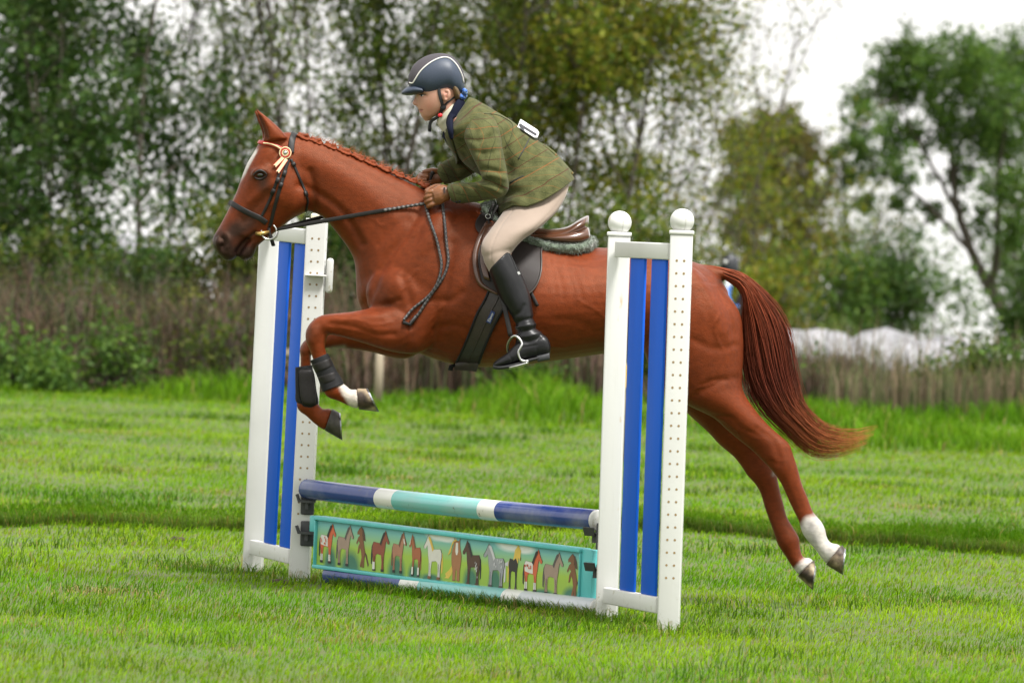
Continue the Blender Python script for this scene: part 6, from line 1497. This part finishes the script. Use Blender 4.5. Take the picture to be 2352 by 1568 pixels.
T = [  # px, D, height, rad, leaves, size, palette, stems, lean, spread, up, label
    (-700, 58, 5.6, .07, 2200, .075, MG, 2, 0, .8, .4, 'outermost tree far beyond the left edge of the view'),
    (-520, 57, 5.4, .07, 2200, .075, OL, 2, 0, .8, .4, 'second tree beyond the left edge of the view'),
    (-350, 58, 5.8, .07, 2200, .07, DK, 2, 0, .8, .4, 'third tree beyond the left edge of the view'),
    (-190, 57, 5.4, .07, 3000, .075, DK, 2, 0, .8, .4, 'dark tree just beyond the left edge of the view'),
    (-40, 57, 5.4, .075, 3000, .075, DK, 2, .02, .8, .35, 'densest dark green tree at the far left edge'),
    (95, 55.5, 4.0, .06, 2500, .07, DK, 3, -.02, .85, .3, 'bushy dark tree second from the left edge'),
    (215, 59, 6.0, .07, 2600, .065, MG, 2, .03, .7, .5, 'airy tree with pale gaps left of the horse\'s ears'),
    (318, 56, 5.6, .075, 2600, .075, DK, 1, -.01, .8, .3, 'dark ivy-clad trunk standing left of the horse\'s head'),
    (430, 60, 6.2, .05, 1900, .06, MG, 3, .02, .5, .8, 'thin sparse saplings above the horse\'s nose'),
    (540, 61, 6.4, .05, 1900, .06, MG, 3, -.02, .5, .9, 'sparse upright saplings over the horse\'s forehead'),
    (650, 59, 6.4, .06, 2100, .06, OL, 3, .03, .5, .9, 'sparse olive saplings behind the horse\'s ears'),
    (760, 60, 6.2, .06, 2600, .06, OL, 3, 0, .55, .8, 'light olive tree above the plaited mane'),
    (860, 57, 5.8, .08, 3800, .065, MG, 2, .02, .75, .5, 'dark full tree left of the rider\'s helmet'),
    (975, 60, 5.8, .08, 4200, .065, OL, 2, -.03, .8, .45, 'olive tree directly behind the rider\'s helmet'),
    (1090, 58, 6.0, .085, 4600, .065, OL, 2, .03, .8, .45, 'broad olive tree behind the rider\'s back'),
    (1215, 61, 6.2, .08, 4600, .065, OL, 2, 0, .8, .45, 'tall olive tree right of the rider\'s back'),
    (1330, 57, 5.0, .07, 4200, .065, YL, 2, .04, .8, .4, 'yellowing tree above the saddle'),
    (1450, 60, 5.6, .07, 3200, .06, YL, 3, .05, .7, .5, 'yellow-green tree above the left white ball'),
]
for i, (px, D, hh, rd, nl, sz, pal, ns, ln_, spd, up_, lab) in enumerate(T):
    tree('tree', lab, px, D, hh, rd * .42, int(nl * (6.5 if i < 8 or px > 820 else 5)), sz, pal, 97 + i if i > 2 else 400 + i, stems_=ns, lean=ln_, spread=spd, up=up_, clump=.6, jitter=.16, nb=5)
tree('tree', 'bare twiggy tree leaning right against the white sky', 1530, 62, 5.6, .018, 9000, .045, OL, 131, stems_=4, lean=.12, spread=.55, up=.7, nb=7, clump=.5, jitter=.12, bend=.12)
def canopy_tree(label, D, stem, limbs, clumps, seed, pal, size, per):
    """trunk and limbs through given directions, leaf masses of given radius at their ends"""
    g = np.random.default_rng(seed); W = lambda x, y, dz=0: U(np.array(x, float), np.array(y, float), D + np.array(dz, float))
    b = W(stem[0][0], stem[0][1]); root = thing('tree', label, 'tree', np.array([b[0], b[1], float(gz(b[:1], b[1:2])[0])]), 'trees behind the field'); parts_ = []
    def path(pts, r0, r1, dz):
        Q = crom(np.array(pts, float), 5); Q += g.normal(0, 1.5, Q.shape); P = W(Q[:, 0], Q[:, 1], np.linspace(0, dz, len(Q))); parts_.append(tube(P, np.linspace(r0, r1, len(Q)), 7, cap=False)); return P
    P = path(stem, .10, .035, 0); P0 = np.array([[b[0], b[1], float(gz(b[:1], b[1:2])[0]) - .1], b]); parts_.append(tube(P0, .11, 8, cap=False))
    for pts, r0 in limbs: path(pts, r0 * .65, r0 * .2, g.normal(0, .5))
    pts_all = []
    ends = [np.array(p_[-1]) for p_, _ in limbs] + [np.array(q) for p_, _ in limbs for q in p_[1:-1]] + [np.array(stem[-1])]
    for (x, y, r) in clumps:
        dz = g.normal(0, .7); c = W(x, y, dz); e = min(ends, key=lambda q: np.hypot(*(q - (x, y)))); E = W(e[0], e[1])
        parts_.append(tube(crom(np.array([E, (E + c) / 2 + g.normal(0, .12, 3), c]), 4), np.linspace(.024, .010, 9), 4, cap=False)); rm = r * D / FPX
        for k in range(5):
            v = g.normal(size=3); v /= np.linalg.norm(v); parts_.append(tube(np.array([c, c + v * rm * .5 + g.normal(0, .04, 3), c + v * rm * .95]), [.012, .008, .004], 3, cap=False))
        n_ = int(per * (r / 60) ** 2); sub_ = c + g.normal(0, rm * .60, (max(8, n_ // 34), 3)) * np.array([1, 1, .8]); q = sub_[g.integers(0, len(sub_), n_)] + g.normal(0, rm * .20, (n_, 3)); pts_all.append(q)
    V, F = join(parts_); mk('trunk', V, F, m_bark, root)
    V, F, C = leaves(np.vstack(pts_all), size, pal); mk('crown', V, F, m_leaf, root, smooth=False, col=C); return root
canopy_tree('rounded yellow-brown tree right of the white balls', 84.0, [(1776, 800), (1778, 700), (1774, 600), (1778, 500), (1776, 400)],
    [([(1778, 700), (1720, 600), (1700, 480)], .05), ([(1774, 600), (1830, 500), (1850, 400)], .05), ([(1778, 500), (1740, 400), (1745, 310)], .04), ([(1776, 400), (1800, 330), (1796, 270)], .03)],
    [(1780, 275, 48), (1732, 305, 44), (1836, 312, 46), (1700, 350, 42), (1790, 345, 58), (1868, 372, 38), (1740, 405, 54), (1822, 420, 54), (1690, 440, 44), (1872, 455, 38), (1760, 485, 56), (1840, 520, 50), (1700, 535, 48), (1772, 595, 56), (1850, 615, 46), (1706, 640, 46), (1790, 685, 52), (1880, 560, 36)], 140, [(.135, .105, .028), (.11, .10, .024), (.085, .092, .020), (.15, .10, .034), (.055, .075, .02)], .075, 1500)
canopy_tree('tall green tree with a forked dark trunk at the right edge', 84.0, [(2338, 805), (2312, 735), (2276, 668), (2238, 590), (2208, 505), (2190, 420), (2182, 330)],
    [([(2276, 668), (2290, 580), (2292, 470), (2300, 360), (2310, 260)], .09), ([(2238, 590), (2160, 500), (2090, 440), (2040, 400)], .06), ([(2208, 505), (2150, 400), (2100, 310), (2060, 230)], .06), ([(2190, 420), (2210, 320), (2240, 220), (2240, 150)], .05), ([(2182, 330), (2140, 230), (2100, 140)], .045), ([(2312, 735), (2350, 640), (2370, 540)], .05)],
    [(2078, 120, 58), (2140, 150, 62), (2215, 130, 66), (2300, 150, 70), (2370, 160, 70), (2020, 180, 44), (2070, 210, 56), (2170, 215, 66), (2265, 225, 70), (2340, 245, 70), (1965, 235, 36), (1990, 290, 50), (2050, 320, 48), (2130, 300, 52), (2235, 310, 60), (2320, 330, 66), (1950, 330, 34), (2000, 375, 46), (2075, 400, 40), (2200, 400, 40), (2290, 420, 50), (2350, 440, 56), (2330, 530, 46), (2060, 470, 26), (2390, 540, 50), (1945, 400, 30), (2140, 480, 30), (2250, 500, 36), (1985, 470, 30)], 151, RG, .075, 1350)
tree('tree', 'green tree half cut off by the right edge of the view', 2480, 104, 6.4, .07, 9000, .10, RG, 158, stems_=1, lean=-.03, spread=1.0, up=.4, nb=8, jitter=.17, first=.3, clump=.7)
tree('tree', 'loose green tree left of the tall forked tree', 1985, 98, 4.4, .04, 4500, .08, RG, 163, stems_=2, lean=.02, spread=.9, up=.5, jitter=.15, first=.3, clump=.8)
tree('tree', 'thin olive tree right of the rounded yellow-brown one', 1880, 90, 4.5, .03, 6000, .08, OL, 167, stems_=2, spread=.7, up=.6, jitter=.12, clump=.6)
tree('tree', 'low olive tree behind the horse\'s rump', 1660, 72, 3.8, .03, 10000, .07, YL, 171, stems_=3, lean=.05, spread=.9, up=.3, jitter=.14, clump=.5)
def shrub(label, px, D, height, nl, size, pal, seed, spread=1.0, grp='shrubs along the hedge'):
    return tree('shrub', label, px, D, height, .022, nl, size, pal, seed, group=grp, stems_=5, spread=spread, up=.35, cat='shrub', jitter=.10, first=.08, nb=5, sub=2)
S_ = [(-620, 53.5, 1.5, 1800, MG, 'outermost shrub beyond the left edge of the view'), (-420, 53, 1.6, 1800, DK, 'second shrub beyond the left edge of the view'), (-230, 53.5, 1.5, 1800, MG, 'third shrub beyond the left edge of the view'), (-60, 53.5, 1.5, 2600, DK, 'dark shrub in the far left corner of the hedge'), (60, 53, 1.4, 1300, MG, 'tall shrub under the leftmost trees'), (190, 53.5, 1.3, 1100, MG, 'shrub below the airy left tree'), (320, 53, 1.3, 1200, DK, 'dark shrub at the foot of the ivy-clad trunk'), (440, 53.5, 1.6, 2600, MG, 'shrub below the horse\'s muzzle'), (560, 53, 1.6, 2600, OL, 'olive shrub left of the left jump wing'), (690, 53.5, 1.7, 2600, MG, 'shrub behind the left jump wing'), (810, 53, 1.7, 2600, DK, 'dark shrub below the horse\'s throat'), (940, 53.5, 1.7, 2600, MG, 'shrub behind the horse\'s neck'), (1080, 53, 1.8, 2600, MG, 'shrub behind the rider\'s hands'), (1220, 53.5, 1.8, 2800, DK, 'shrub behind the rider\'s seat'), (1350, 53, 1.7, 2800, MG, 'shrub above the cantle of the saddle'), (1480, 54, 1.5, 2600, OL, 'olive shrub between the white balls'), (1600, 60.5, 1.5, 2400, YL, 'yellowish shrub above the horse\'s croup')]
for i, (px, D, hh, nl, pal, lab) in enumerate(S_): shrub(lab, px, D, hh, int(nl * 2.2), .065, pal, 200 + i)
for i, (px, D, hh, nl, pal, lab) in enumerate([(1760, 66, 1.75, 2600, YL, 'yellow-green shrub above the horse\'s tail'), (1890, 74, 2.2, 2800, RG, 'deep green shrub above the white tunnel\'s left end'), (2030, 76, 2.5, 2600, DK, 'dark shrub in the middle of the right background'), (2150, 78, 2.4, 1800, RG, 'airy green shrub left of the forked trunk'), (2330, 74, 2.3, 2600, DK, 'dark shrub under the right edge tree')]): shrub(lab, px, D, hh, int(nl * 2.2), .08, pal, 230 + i)
for i, (px, D, hh, nl, sz, pal, lab) in enumerate([(285, 48.8, .62, 1500, .055, RG, 'small green bush against the dead brown stems'), (120, 48.4, .40, 1500, .06, RG, 'low green bush at the left field edge'), (10, 48.6, .46, 1500, .06, RG, 'low green bush in the left corner'), (2150, 50.5, .42, 900, .06, MG, 'low green bush on top of the reeds'), (2260, 50.5, .60, 1800, .06, MG, 'green bush at the right end of the reeds'), (2360, 50.2, .66, 1800, .06, RG, 'taller green bush cut by the right edge'), (1880, 50.5, .45, 400, .06, RG, 'small bush by the horse\'s tail'), (1210, 49.5, .42, 1100, .06, RG, 'bright bush below the rider\'s boot'), (700, 50, .5, 900, .06, MG, 'bush seen between the left wing\'s slats'), (175, 50.5, .95, 800, .055, MG, 'leafy bush rising through the dead stems at the left'), (395, 50.8, 1.0, 800, .055, OL, 'olive bush in the dead stems below the horse\'s muzzle'), (505, 49.6, .7, 700, .055, MG, 'small bush by the foot of the left wing'), (40, 51, 1.05, 900, .055, DK, 'dark bush in the dead stems at the left edge')]):
    shrub(lab, px, D, hh, nl, sz, pal, 250 + i, 1.1, 'low bushes at the field edge')

# ------------------------------------------------------------------ far things
m_sheet = M('white_sheeting', (.33, .33, .35), .85, .6, 3.0, bump=.5, bscale=3)
def tunnel(label, p0, p1, r, hgt):
    """polytunnel: hoops under a sagging sheet"""
    A = np.array(p0); B = np.array(p1); d = B - A; L = np.linalg.norm(d); d /= L; s = np.array([-d[1], d[0], 0])
    t = thing('polytunnel', label, 'polytunnel', (A + B) / 2)
    n = 40; k = 13; V = []; F = []
    for i in range(n + 1):
        c = A + d * L * i / n; sag = .10 * math.sin(i * .55) * math.sin(i * .23 + 1) - .12 * (i / n)
        for j in range(k):
            a = math.pi * j / (k - 1); V.append(c + s * r * math.cos(a) + zax * ((hgt + sag + random.uniform(-.05, .05)) * math.sin(a) ** .8))
    for i in range(n):
        for j in range(k - 1): F.append([i * k + j, i * k + j + 1, (i + 1) * k + j + 1, (i + 1) * k + j])
    o = mk('sheet', V, F, m_sheet, t); o.modifiers.new('thick', 'SOLIDIFY').thickness = .01
    for i in range(9):
        c = A + d * L * i / 8; P = [c + s * (r - .06) * math.cos(a) + zax * (hgt - .30) * math.sin(a) ** .8 for a in np.linspace(0, math.pi, 13)]; mk('hoop', *tube(P, .025, 6), m_white, t)
    return t
def at(px, D, z=None):
    x = (px - 1176) / FPX * D; return np.array([x, D, float(gz(np.array([x]), np.array([D]))[0]) if z is None else z])
tunnel('long white sheeted tunnel glimpsed above the reeds', at(1650, 64), at(2420, 71), .8, 1.12)
# white shed glimpsed between the stems on the left
sh = thing('shed', 'low white shed glimpsed between the shrubs at the left', 'shed', at(230, 78))
c = at(230, 78); V, F = box(c + zax * 1.05, np.array([1.0, 0, 0]), np.array([0, .8, 0]), zax * 1.05); mk('wall', V, F, m_sheet, sh, smooth=False)
P = [c + np.array([-1.1, -.95, 2.1]), c + np.array([1.1, -.95, 2.1]), c + np.array([1.1, 0, 2.35]), c + np.array([-1.1, 0, 2.35]), c + np.array([1.1, .95, 2.1]), c + np.array([-1.1, .95, 2.1])]
mk('roof', P, [[0, 1, 2, 3], [3, 2, 4, 5]], m_sheet, sh, smooth=False)
V, F = box(c + np.array([.4, -.82, .95]), np.array([.4, 0, 0]), np.array([0, .03, 0]), zax * .95); mk('door', V, F, M('shed_door', (.4, .42, .42), .6), sh, smooth=False)

# wooden fence posts and rails behind the jump
m_wood = M('weathered_wood', (.30, .25, .18), .85, .35, 9, bump=.4, bscale=30, stretch=(1, 1, .2))
fence = thing('post_and_rail_fence', 'pale weathered post and rail fence seen under the horse\'s forelegs', 'fence', at(700, 47.6))
for px in (640, 873):
    b = at(px, 47.6); V, F = tube([b - zax * .05, b + zax * .40, b + zax * .41], [.036, .034, .026], 10); mk('post', V, F, m_wood, fence)
for z in (.06, .40):
    V, F = box((at(600, 47.7) + at(700, 47.7)) / 2 + zax * z, np.array([.22, 0, 0]), np.array([0, .012, 0]), zax * .025); mk('rail', V, F, m_wood, fence, smooth=False)

# second horse and rider waiting behind, mostly hidden
D2 = 56.5; KC = 1.56; KD = .64
def S2(secs, ox, oy):
    """sections given in centimetres in the second horse's own side plane, turned a little to the camera"""
    out = []
    for (xa, ya, xb, yb, d, h) in secs:
        xa, xb = (xa * 1.5 if xa < 0 else xa), (xb * 1.5 if xb < 0 else xb)
        out.append((ox + xa * KC, oy - ya * KC, ox + xb * KC, oy - yb * KC, d * KD, h * KD))
    return out
ox, oy = 1624, 506 + (1.55 + .315) * FPX / D2
h2 = thing('horse', 'dark bay horse standing far behind the chestnut\'s tail', 'horse', at(1580, D2))
# centimetres: x to the right (towards its head), y up
tr2 = [(-55, 140, -58, 95, .1, .16), (-45, 150, -45, 88, .08, .22), (-20, 150, -15, 84, .04, .26), (10, 148, 10, 80, 0, .27), (32, 154, 30, 78, -.06, .24), (46, 150, 44, 90, -.1, .17)]
nk2 = [(30, 152, 46, 105, -.08, .14), (40, 168, 56, 128, -.12, .10), (47, 184, 62, 150, -.16, .075), (52, 194, 66, 164, -.2, .065)]
hd2 = [(50, 196, 64, 168, -.2, .075), (56, 186, 68, 160, -.26, .085), (60, 168, 68, 146, -.33, .07), (62, 148, 68, 132, -.38, .052), (62, 136, 67, 126, -.4, .05)]
def lg2(x, d): return [(x - 9, 100, x + 9, 100, d, .09), (x - 7, 75, x + 7, 75, d, .06), (x - 5, 48, x + 5, 48, d, .045), (x - 3, 36, x + 3, 36, d, .028), (x - 3, 18, x + 3, 18, d, .027), (x - 3.5, 10, x + 5, 10, d, .036), (x - 5, 0, x + 8, 0, d, .055)]
ps = [loft(S2(q, ox, oy), 18, 3, D=D2) for q in (tr2, nk2, hd2, lg2(-46, .2), lg2(-40, -.04), lg2(36, .0), lg2(42, -.24), [(52, 200, 55, 206, -.2, .03), (55, 207, 55.5, 208, -.2, .006)])]
V, F = vox(ps, .014, 4); mk('body', V, F, M('bay_coat', (.045, .022, .014), .5, .3, 6), h2)
V, F = loft(S2([(-56, 138, -52, 134, .1, .05), (-64, 110, -54, 110, .1, .06), (-63, 70, -57, 70, .1, .05), (-61, 50, -58, 50, .1, .01)], ox, oy), 12, 4, D=D2); mk('tail', V, F, M('black_hair', (.012, .011, .01), .5), h2)
p2 = thing('person', 'mounted rider in dark helmet far behind the chestnut\'s tail', 'person', at(1600, D2))
q_ = lambda s: S2(s, ox, oy)
ps = [loft(q_([(16, 150, 30, 150, -.03, .17), (19, 172, 32, 172, -.05, .15), (22, 190, 36, 190, -.06, .19), (26, 203, 36, 203, -.08, .15), (29, 208, 35, 208, -.09, .06)]), 18, 4, D=D2), loft(q_([(27, 206, 36, 206, -.1, .05), (28, 212, 40, 212, -.1, .075), (27, 222, 40, 222, -.1, .08), (30, 232, 38, 232, -.1, .05)]), 16, 4, D=D2)]
for s_ in (-1, 1):
    ps.append(loft(q_([(16, 148, 32, 152, s_ * .14 - .03, .08), (30, 130, 42, 136, s_ * .27 - .03, .07), (28, 110, 38, 108, s_ * .29 - .03, .055), (22, 88, 31, 86, s_ * .29 - .03, .045), (20, 78, 36, 76, s_ * .29 - .03, .04)]), 14, 4, D=D2))
    ps.append(loft(q_([(24, 198, 34, 198, s_ * .17 - .06, .055), (24, 180, 34, 180, s_ * .22 - .06, .05), (30, 166, 40, 168, s_ * .20 - .1, .042), (44, 162, 46, 168, s_ * .08 - .12, .035), (47, 162, 50, 168, s_ * .06 - .12, .03)]), 14, 4, D=D2))
V, F = vox(ps, .012, 3); x, y, Dd = proj(V); yc = (oy - y) / KC; xc = (x - ox) / KC
col = np.where((yc > 208)[:, None], [.5, .28, .2], np.where((yc > 150)[:, None], [.50, .52, .55], np.where((yc > 112)[:, None], [.5, .45, .38], [.015, .015, .015])))
col = np.where(((yc > 165) & (yc < 196) & (xc > 30))[:, None], [.03, .16, .55], col)
mk('body', V, F, M('rider_clothes', (1, 1, 1), .7, .1, attr=True), p2, col=col)
V, F = loft(q_([(20, 219, 48, 217, -.1, .135), (20, 229, 47, 229, -.1, .135), (24, 239, 43, 239, -.1, .10), (30, 243, 38, 243, -.1, .04)]), 20, 5, D=D2, dome=.004); hm = mk('helmet', V, F, M('dark_helmet', (.02, .022, .026), .4), p2)
V, F = ellipsoid(ox + 27 * KC, oy - 231 * KC, -.145, 4.5, 4.5, .012, 0, 6, D=D2); mk('helmet_badge', V, F, m_white, hm)
# yellow marker seen through the right wing
mp = thing('marker_post', 'small yellow marker post seen through the right wing', 'marker', at(1442, 38))
b = at(1442, 38); V, F = tube([b, b + zax * .62, b + zax * .63], [.02, .02, .012], 10); mk('stake', V, F, m_wood, mp)
V, F = box(b + zax * .55 - np.array([0, .03, 0]), np.array([.035, 0, 0]), np.array([0, .006, 0]), zax * .07); mk('plate', V, F, M('yellow_plate', (.75, .48, .02), .5), mp, smooth=False)
